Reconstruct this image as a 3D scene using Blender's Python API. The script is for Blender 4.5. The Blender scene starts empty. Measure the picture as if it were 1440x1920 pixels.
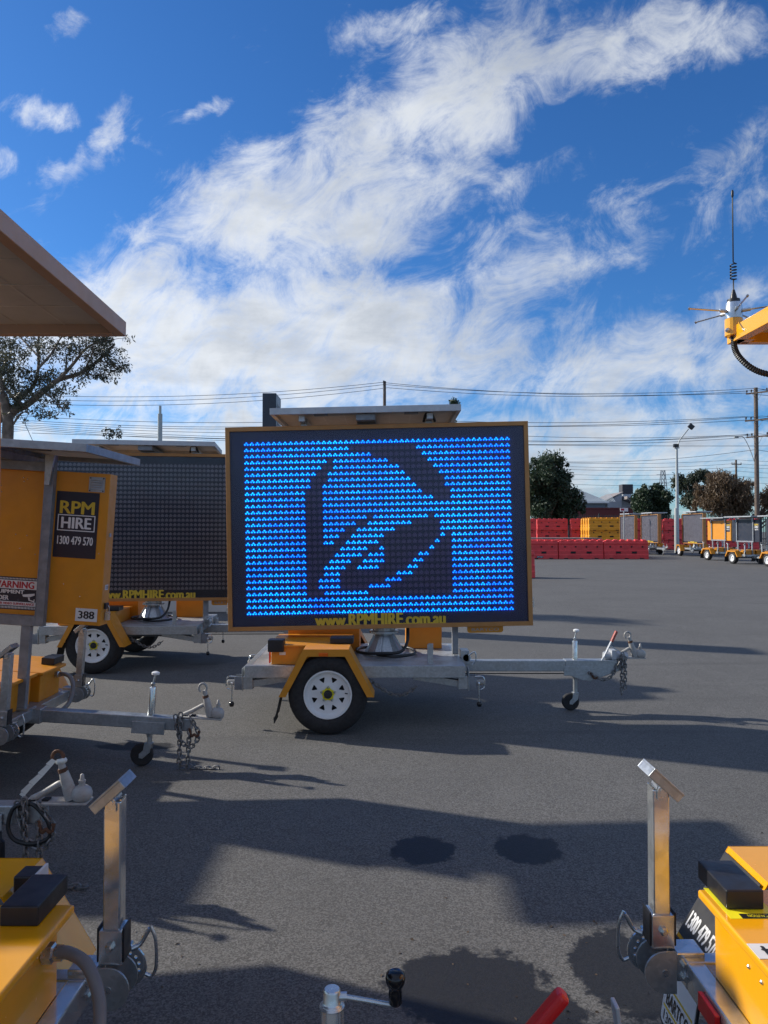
import bpy, bmesh, math, random
from mathutils import Vector, Matrix, geometry
import numpy as np
R = math.radians
rnd = random.Random(7)
sc = bpy.context.scene
col = sc.collection

# ------------------------------------------------------------------ camera, sky, sun, exposure
CAM_H, FPX, PITCH = 1.59, 1386.0, R(1.32)
cam = bpy.data.cameras.new('camera')
cam.sensor_fit = 'VERTICAL'; cam.sensor_height = 36.0; cam.lens = 36.0 * FPX / 1920.0
cam.clip_start = 0.05; cam.clip_end = 3000
cam_o = bpy.data.objects.new('camera', cam); col.objects.link(cam_o)
cam_o.location = (0, 0, CAM_H); cam_o.rotation_euler = (R(90) + PITCH, 0, 0)
sc.camera = cam_o
sc.render.resolution_x, sc.render.resolution_y = 768, 1024
sc.view_settings.view_transform = 'Standard'; sc.view_settings.look = 'None'
sc.view_settings.gamma = 1.0; sc.view_settings.exposure = 0.72
sc.render.engine = 'CYCLES'
sc.cycles.use_denoising = True
sc.cycles.max_bounces = 8; sc.cycles.transparent_max_bounces = 16

SUN_EL, SUN_AZ = R(28), R(-68.5)          # azimuth measured from +Y towards +X
sun = bpy.data.lights.new('sun', 'SUN'); sun.energy = 3.5; sun.angle = R(1.0); sun.color = (1.0, 0.93, 0.82)
sun_o = bpy.data.objects.new('sun', sun); col.objects.link(sun_o)
sdir = Vector((math.sin(SUN_AZ) * math.cos(SUN_EL), math.cos(SUN_AZ) * math.cos(SUN_EL), math.sin(SUN_EL)))
sun_o.rotation_euler = sdir.to_track_quat('Z', 'Y').to_euler()
sun_o.location = sdir * 60

world = bpy.data.worlds.new('World'); sc.world = world; world.use_nodes = True
wt = world.node_tree; wt.nodes.clear()
class NT:
    """small helper to write node graphs"""
    def __init__(s, nt): s.nt = nt
    def n(s, t, **kw):
        nd = s.nt.nodes.new(t)
        for k, v in kw.items():
            if k.startswith('i_'):
                key = k[2:]
                nd.inputs[int(key) if key.isdigit() else key.replace('_', ' ')].default_value = v
            else: setattr(nd, k, v)
        return nd
    def l(s, a, b): s.nt.links.new(a, b)
    def m(s, op, a, b=None, c=None, clamp=False):
        nd = s.n('ShaderNodeMath', operation=op, use_clamp=clamp)
        for i, v in enumerate((a, b, c)):
            if v is None: continue
            if isinstance(v, (int, float)): nd.inputs[i].default_value = v
            else: s.l(v, nd.inputs[i])
        return nd.outputs[0]
    def ss(s, v, a, b, lo=0.0, hi=1.0):
        nd = s.n('ShaderNodeMapRange', interpolation_type='SMOOTHSTEP')
        s.l(v, nd.inputs[0])
        for i, x in zip((1, 2, 3, 4), (a, b, lo, hi)): nd.inputs[i].default_value = x
        return nd.outputs[0]
    def mix(s, f, a, b, blend='MIX'):
        nd = s.n('ShaderNodeMix', data_type='RGBA', blend_type=blend)
        for i, v in ((0, f), (6, a), (7, b)):
            if isinstance(v, (int, float)): nd.inputs[i].default_value = v
            elif isinstance(v, tuple): nd.inputs[i].default_value = v if len(v) == 4 else (*v, 1)
            else: s.l(v, nd.inputs[i])
        return nd.outputs[2]
    def noise(s, vec, scale, detail=4, rough=0.55, dist=0.0, off=None):
        nd = s.n('ShaderNodeTexNoise'); nd.inputs['Scale'].default_value = scale
        nd.inputs['Detail'].default_value = detail; nd.inputs['Roughness'].default_value = rough
        nd.inputs['Distortion'].default_value = dist
        if off:
            a = s.n('ShaderNodeVectorMath', operation='ADD'); s.l(vec, a.inputs[0]); a.inputs[1].default_value = off; vec = a.outputs[0]
        s.l(vec, nd.inputs['Vector'])
        return nd.outputs['Fac']

g = NT(wt)
sky = g.n('ShaderNodeTexSky', sky_type='NISHITA', sun_disc=False, sun_elevation=SUN_EL, sun_rotation=SUN_AZ % (2 * math.pi))
sky.altitude = 50; sky.air_density = 1.0; sky.dust_density = 0.35; sky.ozone_density = 3.0
tc = g.n('ShaderNodeTexCoord')
sep = g.n('ShaderNodeSeparateXYZ'); g.l(tc.outputs['Generated'], sep.inputs[0])
dx, dy, dz = sep.outputs
dya = g.m('MAXIMUM', g.m('ABSOLUTE', dy), 0.05)
u = g.m('DIVIDE', dx, dya); v = g.m('DIVIDE', dz, dya)
cu = g.n('ShaderNodeCombineXYZ'); g.l(u, cu.inputs[0]); g.l(v, cu.inputs[1])
# flat cloud deck coordinates (a real layer overhead)
dzz = g.m('MAXIMUM', g.m('ADD', dz, 0.10), 0.02)
cq = g.n('ShaderNodeCombineXYZ'); g.l(g.m('DIVIDE', dx, dzz), cq.inputs[0]); g.l(g.m('DIVIDE', dy, dzz), cq.inputs[1])
Q = cq.outputs[0]
def px2uv(px, py): return ((px - 720) / FPX, (992 - py) / FPX)
banks = [  # photo px centre, half length, half width, angle (deg, rising to the right), weight
    (1200, 80, 430, 110, 9, .68), (860, 175, 350, 160, 38, .82), (560, 350, 460, 160, 30, .82), (640, 430, 380, 190, 32, .80),
    (500, 640, 760, 230, 0, .96), (280, 540, 320, 150, 12, .74), (1010, 480, 340, 95, 8, .62), (1290, 330, 200, 85, 14, .40), (960, 370, 170, 70, 25, .44),
    (720, 850, 1700, 140, 0, .80), (1150, 690, 620, 130, 3, .70), (175, 258, 150, 42, 45, .70), (75, 200, 85, 36, -28, .62), (85, 325, 70, 42, 60, .50), (5, 290, 30, 60, 80, .42),
    (400, 180, 70, 24, 30, .48), (770, 30, 170, 45, 10, .44), (1420, 300, 150, 100, 10, .46), (130, 30, 40, 70, -60, .40), (1180, 400, 120, 60, 10, .44), (1400, 560, 160, 40, 12, .36)]
wv = g.noise(cu.outputs[0], 5.5, 4, 0.6)
wv2 = g.noise(cu.outputs[0], 5.5, 4, 0.6, off=(3.7, 9.1, 2.0))
wc = g.n('ShaderNodeCombineXYZ')
g.l(g.m('ADD', u, g.m('MULTIPLY', g.m('SUBTRACT', wv, 0.5), 0.16)), wc.inputs[0])
g.l(g.m('ADD', v, g.m('MULTIPLY', g.m('SUBTRACT', wv2, 0.5), 0.16)), wc.inputs[1])
tot = None
for (cx_, cy_, a_, b_, an, w_) in banks:
    uu, vv = px2uv(cx_, cy_)
    mp = g.n('ShaderNodeMapping', vector_type='TEXTURE'); g.l(wc.outputs[0], mp.inputs[0])
    mp.inputs['Location'].default_value = (uu, vv, 0); mp.inputs['Rotation'].default_value = (0, 0, R(an))
    mp.inputs['Scale'].default_value = (a_ / FPX, b_ / FPX, 1)
    ln = g.n('ShaderNodeVectorMath', operation='LENGTH'); g.l(mp.outputs[0], ln.inputs[0])
    e = g.ss(ln.outputs['Value'], 1.30, 0.10, 0.0, w_)
    tot = e if tot is None else g.m('MAXIMUM', tot, e)
front = g.ss(dy, 0.25, 0.6)
# elsewhere in the sky: unseen cloud of the same kind, its cover raised for fill light
tot = g.m('ADD', g.m('MULTIPLY', tot, front), g.m('MULTIPLY', g.m('SUBTRACT', 1.0, front), 0.52))
sm_ = g.n('ShaderNodeMapping', vector_type='TEXTURE'); g.l(cu.outputs[0], sm_.inputs[0])
sm_.inputs['Rotation'].default_value = (0, 0, R(33)); sm_.inputs['Scale'].default_value = (1.35, .95, 1)      # wisps drawn out along the wind
a_ = g.noise(Q, 1.05, 9, 0.60, 0.35)
b_ = g.noise(sm_.outputs[0], 12.5, 12, 0.70, 0.7)
n1 = g.m('ADD', g.m('MULTIPLY', a_, 0.30), g.m('MULTIPLY', b_, 0.70))
dens = g.m('ADD', g.m('MULTIPLY', tot, 0.92), g.m('MULTIPLY', g.m('SUBTRACT', n1, 0.5), 2.35))
fine = g.noise(sm_.outputs[0], 40.0, 7, 0.7, 0.4)
dens = g.m('ADD', dens, g.m('MULTIPLY', g.m('SUBTRACT', fine, 0.5), 0.36))
alpha = g.ss(dens, 0.14, 1.0)
thick = g.ss(dens, 0.45, 1.15)
n2 = g.noise(sm_.outputs[0], 6.5, 8, 0.58, 0.4, off=(-0.05, 0.06, 0))
n2b = g.noise(Q, 2.6, 7, 0.6, 0.3)
bell = g.ss(g.m('ADD', g.m('MULTIPLY', n2, .55), g.m('MULTIPLY', n2b, .45)), 0.36, 0.62)
lit = g.m('ADD', g.m('MULTIPLY', g.m('SUBTRACT', 1.0, thick), 0.45), g.m('MULTIPLY', bell, 0.60), clamp=True)
# clouds nearer the sun (left) are lit more fully
sunward = g.ss(u, 0.45, -0.40)
lit = g.m('ADD', g.m('MULTIPLY', lit, 0.72), g.m('MULTIPLY', sunward, 0.30), clamp=True)
cloudcol = g.mix(lit, (0.34, 0.39, 0.47), (0.92, 0.95, 0.98))
SKY_STR = 0.10
hs = g.n('ShaderNodeHueSaturation'); hs.inputs['Saturation'].default_value = 1.12; hs.inputs['Value'].default_value = 1.0
g.l(sky.outputs[0], hs.inputs['Color'])
skyc = g.mix(1.0, hs.outputs[0], (0.32, 0.575, 0.84), 'MULTIPLY')
bg = g.n('ShaderNodeBackground'); bg.inputs['Strength'].default_value = SKY_STR
cl = g.mix(1.0, cloudcol, (0.65 / SKY_STR, 0.65 / SKY_STR, 0.65 / SKY_STR), 'MULTIPLY')
g.l(g.mix(g.m('MULTIPLY', alpha, 0.97), skyc, cl), bg.inputs['Color'])
wo = g.n('ShaderNodeOutputWorld'); g.l(bg.outputs[0], wo.inputs[0])

def at(px, py, Y):
    """world point seen at photo pixel (px, py) at depth Y"""
    a = (px - 720) / FPX; b = (960 - py) / FPX
    wy = math.cos(PITCH) - math.sin(PITCH) * b; wz = math.sin(PITCH) + math.cos(PITCH) * b
    k = Y / wy
    return Vector((a * k, Y, CAM_H + wz * k))

# ------------------------------------------------------------------ materials
MATS = {}
def new_mat(name):
    m = bpy.data.materials.new(name); m.use_nodes = True
    m.node_tree.nodes.clear(); MATS[name] = m
    q = NT(m.node_tree)
    out = q.n('ShaderNodeOutputMaterial'); p = q.n('ShaderNodeBsdfPrincipled'); q.l(p.outputs[0], out.inputs[0])
    tcn = q.n('ShaderNodeTexCoord')
    return m, q, p, tcn.outputs['Object'], out
def mat(name, c, rough=0.5, metal=0.0, var=0.12, scale=9.0, bump=0.0, bscale=60.0, dirt=None, dirt_amt=0.0, spec=0.5, coat=0.0, rvar=0.12):
    m, q, p, vec, out = new_mat(name)
    n = q.noise(vec, scale, 6, 0.6)
    lo = tuple(x * (1 - var) for x in c); hi = tuple(min(1, x * (1 + var)) for x in c)
    colr = q.mix(q.ss(n, 0.3, 0.7), lo, hi)
    if dirt:
        dn = q.noise(vec, scale * 0.45, 9, 0.72, 0.6, off=(5, 3, 1))
        colr = q.mix(q.ss(dn, 0.52, 0.78, 0, dirt_amt), colr, dirt)
    q.l(colr, p.inputs['Base Color'])
    rn = q.noise(vec, scale * 2.3, 5, 0.6, off=(1, 7, 2))
    q.l(q.ss(rn, 0.2, 0.8, max(0.03, rough - rvar), min(1, rough + rvar)), p.inputs['Roughness'])
    p.inputs['Metallic'].default_value = metal
    p.inputs['Specular IOR Level'].default_value = spec
    p.inputs['Coat Weight'].default_value = coat; p.inputs['Coat Roughness'].default_value = 0.08
    if bump:
        b = q.n('ShaderNodeBump'); b.inputs['Strength'].default_value = bump; b.inputs['Distance'].default_value = 0.01
        q.l(q.noise(vec, bscale, 4, 0.6), b.inputs['Height']); q.l(b.outputs[0], p.inputs['Normal'])
    return m
mat('yellow', (0.60, 0.24, 0.014), 0.42, var=0.05, dirt=(0.42, 0.20, 0.05), dirt_amt=0.35, bump=0.02, bscale=25)
mat('yellow_gloss', (0.80, 0.37, 0.003), 0.22, var=0.03, scale=5, bump=0.015, bscale=18, coat=0.5, dirt=(0.6, 0.26, 0.03), dirt_amt=0.25, rvar=0.06)
mat('frame_hazed_yellow', (0.42, 0.30, 0.23), 0.5, var=0.05, dirt=(0.35, 0.24, 0.18), dirt_amt=0.4)  # yellow frame paint, greyed to put lens haze and shade into the colour
mat('yellow_frame', (0.42, 0.195, 0.055), 0.5, var=0.08, dirt=(0.35, 0.2, 0.1), dirt_amt=0.4)
mat('galv_dull', (0.33, 0.35, 0.37), 0.55, metal=0.35, var=0.16, scale=14, dirt=(0.20, 0.17, 0.15), dirt_amt=0.5, bump=0.03)
mat('galv_dark', (0.22, 0.24, 0.27), 0.55, metal=0.35, var=0.18, scale=14, dirt=(0.13, 0.11, 0.10), dirt_amt=0.5)
mat('steel_zinc', (0.55, 0.58, 0.60), 0.30, metal=0.9, var=0.12, scale=16, rvar=0.1)
mat('aluminium', (0.55, 0.57, 0.60), 0.38, metal=0.6, var=0.08, scale=6, dirt=(0.4, 0.4, 0.4), dirt_amt=0.3)
mat('alu_worn', (0.46, 0.48, 0.51), 0.5, metal=0.4, var=0.1, scale=9, dirt=(0.25, 0.25, 0.25), dirt_amt=0.6)
mat('rubber', (0.016, 0.016, 0.018), 0.75, var=0.25, scale=20, dirt=(0.05, 0.045, 0.04), dirt_amt=0.5, bump=0.1, bscale=70)
mat('black_plastic', (0.012, 0.013, 0.018), 0.42, var=0.2, bump=0.02)
mat('black_knob', (0.008, 0.008, 0.01), 0.18, var=0.1, rvar=0.04)
mat('dark', (0.012, 0.012, 0.013), 0.8)
mat('white_paint', (0.74, 0.75, 0.75), 0.4, var=0.05, dirt=(0.4, 0.36, 0.3), dirt_amt=0.45)
mat('cast_white', (0.36, 0.35, 0.33), 0.5, var=0.12, scale=30, dirt=(0.24, 0.13, 0.07), dirt_amt=0.75, bump=0.12, bscale=60)
mat('rust', (0.115, 0.055, 0.032), 0.8, var=0.4, scale=40, metal=0.2, dirt=(0.26, 0.13, 0.03), dirt_amt=0.5, bump=0.2)
mat('chain_steel', (0.20, 0.20, 0.20), 0.5, metal=0.6, var=0.3, scale=40, dirt=(0.16, 0.09, 0.05), dirt_amt=0.7)
mat('navy', (0.010, 0.014, 0.030), 0.45, var=0.15, scale=3)
mat('navy_glow_tint', (0.006, 0.011, 0.062), 0.42, var=0.1, scale=3)  # navy panel with the blue LED glow put into its colour
mat('led_lens_glow_tint', (0.085, 0.072, 0.19), 0.45, var=0.12, scale=30)  # lens grey tinted violet-blue to carry the glow of the diodes
mat('led_lens_old', (0.165, 0.160, 0.190), 0.5, var=0.15, scale=5)
mat('letter_yellow', (0.62, 0.43, 0.035), 0.45, var=0.08, dirt=(0.4, 0.3, 0.05), dirt_amt=0.4)
mat('letter_white', (0.70, 0.70, 0.70), 0.45, var=0.05)
mat('letter_red', (0.42, 0.015, 0.03), 0.45, var=0.1)
mat('letter_black', (0.012, 0.012, 0.014), 0.5)
mat('sticker_white', (0.66, 0.67, 0.68), 0.4, var=0.06, dirt=(0.45, 0.42, 0.38), dirt_amt=0.4)
mat('caution_yellow', (0.80, 0.72, 0.02), 0.4)
mat('red_plastic', (0.55, 0.012, 0.012), 0.35, var=0.06)
mat('red_grip', (0.36, 0.07, 0.05), 0.5, var=0.2)
mat('orange_lens', (0.75, 0.13, 0.01), 0.2)
mat('grey_conduit', (0.16, 0.16, 0.165), 0.5, var=0.1)
mat('black_conduit', (0.012, 0.014, 0.016), 0.45)
mat('backsheet', (0.50, 0.49, 0.47), 0.6, var=0.05, dirt=(0.36, 0.33, 0.3), dirt_amt=0.5)
mat('panel_line', (0.56, 0.55, 0.53), 0.6)
mat('solar_glass', (0.010, 0.013, 0.028), 0.12, var=0.1)
mat('barrier_red', (0.68, 0.048, 0.050), 0.5, var=0.14, scale=2.5, dirt=(0.55, 0.13, 0.10), dirt_amt=0.7)
mat('barrier_yellow', (0.74, 0.31, 0.012), 0.5, var=0.1, scale=2.5, dirt=(0.5, 0.26, 0.05), dirt_amt=0.6)
mat('wood_pole', (0.13, 0.10, 0.08), 0.85, var=0.25, scale=6, bump=0.3)
mat('pole_grey', (0.38, 0.41, 0.41), 0.5, var=0.08, metal=0.2)
mat('wire', (0.025, 0.027, 0.03), 0.6)
mat('bark', (0.16, 0.125, 0.10), 0.85, var=0.35, scale=7, bump=0.4, bscale=30)
mat('cream_wall', (0.62, 0.56, 0.50), 0.8, var=0.06, scale=2)
mat('cladding', (0.45, 0.48, 0.52), 0.6, var=0.06, scale=2)
mat('roof_metal', (0.36, 0.41, 0.44), 0.45, var=0.06, metal=0.1)
mat('roof_old', (0.26, 0.23, 0.22), 0.7, var=0.2, scale=2)
mat('wall_blue', (0.14, 0.18, 0.22), 0.7)
mat('red_wall', (0.13, 0.026, 0.026), 0.7, var=0.2)
mat('chimney_dark', (0.05, 0.05, 0.06), 0.7)
mat('litter', (0.07, 0.05, 0.035), 0.9, var=.5, scale=3)
mat('ribbon', (0.70, 0.72, 0.68), 0.5)
mat('timber_grey', (0.20, 0.17, 0.16), 0.8, var=0.2, scale=3)
mat('totem_dark', (0.02, 0.03, 0.05), 0.35)
def leaf_mat(name, c, c2):
    m, q, p, vec, out = new_mat(name)
    n = q.noise(vec, 2.2, 4, 0.6); n2 = q.noise(vec, 30, 2, 0.5)
    cc = q.mix(q.ss(q.m('ADD', q.m('MULTIPLY', n, .6), q.m('MULTIPLY', n2, .4)), 0.35, 0.65), c, c2)
    q.l(cc, p.inputs['Base Color']); p.inputs['Roughness'].default_value = 0.55
    tr = q.n('ShaderNodeBsdfTranslucent'); q.l(cc, tr.inputs[0])
    mx = q.n('ShaderNodeMixShader'); mx.inputs[0].default_value = 0.25
    q.l(p.outputs[0], mx.inputs[1]); q.l(tr.outputs[0], mx.inputs[2]); q.l(mx.outputs[0], out.inputs[0])
leaf_mat('leaf_dark', (0.022, 0.040, 0.026), (0.05, 0.085, 0.038))
leaf_mat('leaf_gum', (0.040, 0.048, 0.030), (0.105, 0.105, 0.068))
leaf_mat('leaf_brown', (0.085, 0.055, 0.032), (0.17, 0.115, 0.065))
leaf_mat('leaf_mid', (0.03, 0.042, 0.028), (0.07, 0.085, 0.05))

def metal_galv(name, base, rough, spangle, tint):
    m, q, p, vec, out = new_mat(name)
    vo = q.n('ShaderNodeTexVoronoi'); vo.inputs['Scale'].default_value = spangle; q.l(vec, vo.inputs['Vector'])
    n = q.noise(vec, 11, 6, 0.65)
    sp = q.n('ShaderNodeSeparateColor'); q.l(vo.outputs['Color'], sp.inputs[0])
    f = q.m('ADD', q.m('MULTIPLY', sp.outputs[0], 0.35), q.m('MULTIPLY', n, 0.65))
    c = q.mix(q.ss(f, 0.25, 0.75), tuple(x * 0.86 for x in base), tuple(min(1, x * 1.10) for x in base))
    d = q.noise(vec, 5, 9, 0.75, 0.5, off=(3, 1, 9))
    c = q.mix(q.ss(d, 0.55, 0.8, 0, 0.5), c, tint)
    q.l(c, p.inputs['Base Color']); p.inputs['Metallic'].default_value = 0.8
    q.l(q.ss(n, 0.2, 0.8, rough - 0.08, rough + 0.12), p.inputs['Roughness'])
metal_galv('galv', (0.42, 0.45, 0.47), 0.44, 70, (0.29, 0.28, 0.27))
metal_galv('galv_new', (0.60, 0.63, 0.65), 0.16, 25, (0.54, 0.55, 0.55))

m, q, p, vec, out = new_mat('checker_plate')      # raised five-bar tread plate
br = q.n('ShaderNodeTexWave', wave_type='BANDS', bands_direction='X'); br.inputs['Scale'].default_value = 26; q.l(vec, br.inputs['Vector'])
br2 = q.n('ShaderNodeTexWave', wave_type='BANDS', bands_direction='Y'); br2.inputs['Scale'].default_value = 26; q.l(vec, br2.inputs['Vector'])
hh = q.m('MULTIPLY', br.outputs['Fac'], br2.outputs['Fac'])
bm_ = q.n('ShaderNodeBump'); bm_.inputs['Strength'].default_value = 0.5; bm_.inputs['Distance'].default_value = 0.004
q.l(hh, bm_.inputs['Height']); q.l(bm_.outputs[0], p.inputs['Normal'])
n_ = q.noise(vec, 4, 8, 0.7, 0.4)
q.l(q.mix(q.ss(n_, 0.35, 0.7), (0.44, 0.46, 0.48), (0.27, 0.26, 0.25)), p.inputs['Base Color'])
p.inputs['Metallic'].default_value = 0.45; p.inputs['Roughness'].default_value = 0.5

m, q, p, vec, out = new_mat('led_lit')            # lit blue diode
n_ = q.noise(vec, 2.2, 3, 0.6); n3 = q.noise(vec, 90, 1, 0.5)
f = q.m('ADD', q.m('MULTIPLY', n_, 0.55), q.m('MULTIPLY', n3, 0.45))
e = q.mix(q.ss(f, 0.34, 0.62), (0.0, 0.14, 1.0), (0.0, 0.48, 1.0))
p.inputs['Base Color'].default_value = (0.02, 0.05, 0.3, 1)
q.l(e, p.inputs['Emission Color']); p.inputs['Emission Strength'].default_value = 2.3

m, q, p, vec, out = new_mat('led_halo')           # weak emission imitating the blue glow round each lit diode
p.inputs['Base Color'].default_value = (0.01, 0.02, 0.2, 1); p.inputs['Emission Color'].default_value = (0.0, 0.025, 1.0, 1); p.inputs['Emission Strength'].default_value = 0.42
for nm_, scat in (('clear_cover', 0.09), ('clear_cover_plain', 0.0)):     # polycarbonate front sheet, slightly milky
    m, q, p, vec, out = new_mat(nm_)
    fr = q.n('ShaderNodeFresnel'); fr.inputs[0].default_value = 1.22
    tr = q.n('ShaderNodeBsdfTransparent'); gl = q.n('ShaderNodeBsdfGlossy'); gl.inputs['Roughness'].default_value = 0.14; gl.inputs['Color'].default_value = (.8, .85, 1, 1)
    src = tr.outputs[0]
    if scat:
        tl = q.n('ShaderNodeBsdfTranslucent'); tl.inputs[0].default_value = (1, 1, 1, 1)
        m1 = q.n('ShaderNodeMixShader'); m1.inputs[0].default_value = scat; q.l(tr.outputs[0], m1.inputs[1]); q.l(tl.outputs[0], m1.inputs[2]); src = m1.outputs[0]
    mx = q.n('ShaderNodeMixShader'); q.l(fr.outputs[0], mx.inputs[0]); q.l(src, mx.inputs[1]); q.l(gl.outputs[0], mx.inputs[2]); q.l(mx.outputs[0], out.inputs[0])

# asphalt with wet drip patches
m, q, p, vec, out = new_mat('asphalt')
fine_ = q.noise(vec, 210, 3, 0.7); mid = q.noise(vec, 70, 4, 0.65); big = q.noise(vec, 0.55, 6, 0.6); strk = q.noise(vec, 3.2, 6, 0.65)
vo = q.n('ShaderNodeTexVoronoi'); vo.inputs['Scale'].default_value = 170; q.l(vec, vo.inputs['Vector'])
spv = q.n('ShaderNodeSeparateColor'); q.l(vo.outputs['Color'], spv.inputs[0])
f = q.m('ADD', q.m('MULTIPLY', fine_, 0.35), q.m('ADD', q.m('MULTIPLY', mid, 0.25), q.m('MULTIPLY', spv.outputs[0], 0.4)))
c = q.mix(q.ss(f, 0.28, 0.78), (0.064, 0.063, 0.061), (0.176, 0.172, 0.166))
c = q.mix(q.ss(f, 0.78, 0.88), c, (0.30, 0.29, 0.28))
c = q.mix(q.ss(big, 0.35, 0.7, 0, 0.32), c, (0.066, 0.064, 0.062))
c = q.mix(q.ss(strk, 0.5, 0.75, 0, 0.35), c, (0.15, 0.146, 0.14))
tm = q.n('ShaderNodeMapping'); q.l(vec, tm.inputs[0]); tm.inputs['Rotation'].default_value = (0, 0, R(9)); tm.inputs['Scale'].default_value = (.12, 1.6, 1)
tyre_ = q.noise(tm.outputs[0], 1.1, 5, 0.6, 0.3)
c = q.mix(q.ss(tyre_, 0.56, 0.72, 0, 0.38), c, (0.055, 0.054, 0.053))
spot = q.noise(vec, 1.7, 3, 0.5, 0, (4, 8, 0))
c = q.mix(q.ss(spot, 0.68, 0.76, 0, 0.4), c, (0.045, 0.044, 0.043))
wet = None
edge = q.noise(vec, 9, 5, 0.62); edge2 = q.noise(vec, 34, 3, 0.6)
WET = [(0.19, 3.70, 0.155, 0.155), (0.715, 3.71, 0.16, 0.16), (0.30, 2.60, 0.27, 0.22), (0.86, 2.70, 0.17, 0.27), (-2.12, 9.0, 0.30, 0.32), (-1.82, 5.45, 0.28, 0.10), (-1.35, 9.1, 0.22, 0.2), (0.42, 2.42, 0.24, 0.22)]
for (a, b, ra, rb) in WET:
    mp = q.n('ShaderNodeMapping', vector_type='TEXTURE'); q.l(vec, mp.inputs[0])
    mp.inputs['Location'].default_value = (a, b, 0); mp.inputs['Scale'].default_value = (ra, rb, 1)
    ln = q.n('ShaderNodeVectorMath', operation='LENGTH'); q.l(mp.outputs[0], ln.inputs[0])
    dd = q.m('ADD', ln.outputs['Value'], q.m('ADD', q.m('MULTIPLY', q.m('SUBTRACT', edge, 0.5), 1.15), q.m('MULTIPLY', q.m('SUBTRACT', edge2, 0.5), 0.4)))
    wv_ = q.ss(dd, 1.12, 0.94)
    wet = wv_ if wet is None else q.m('MAXIMUM', wet, wv_)
c = q.mix(q.m('MULTIPLY', wet, 0.90), c, (0.010, 0.010, 0.011))
q.l(c, p.inputs['Base Color'])
q.l(q.m('SUBTRACT', 0.88, q.m('MULTIPLY', wet, 0.30)), p.inputs['Roughness'])
p.inputs['Specular IOR Level'].default_value = 0.35
bp = q.n('ShaderNodeBump'); bp.inputs['Strength'].default_value = 0.40; bp.inputs['Distance'].default_value = 0.006
q.l(f, bp.inputs['Height']); q.l(bp.outputs[0], p.inputs['Normal'])

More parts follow.
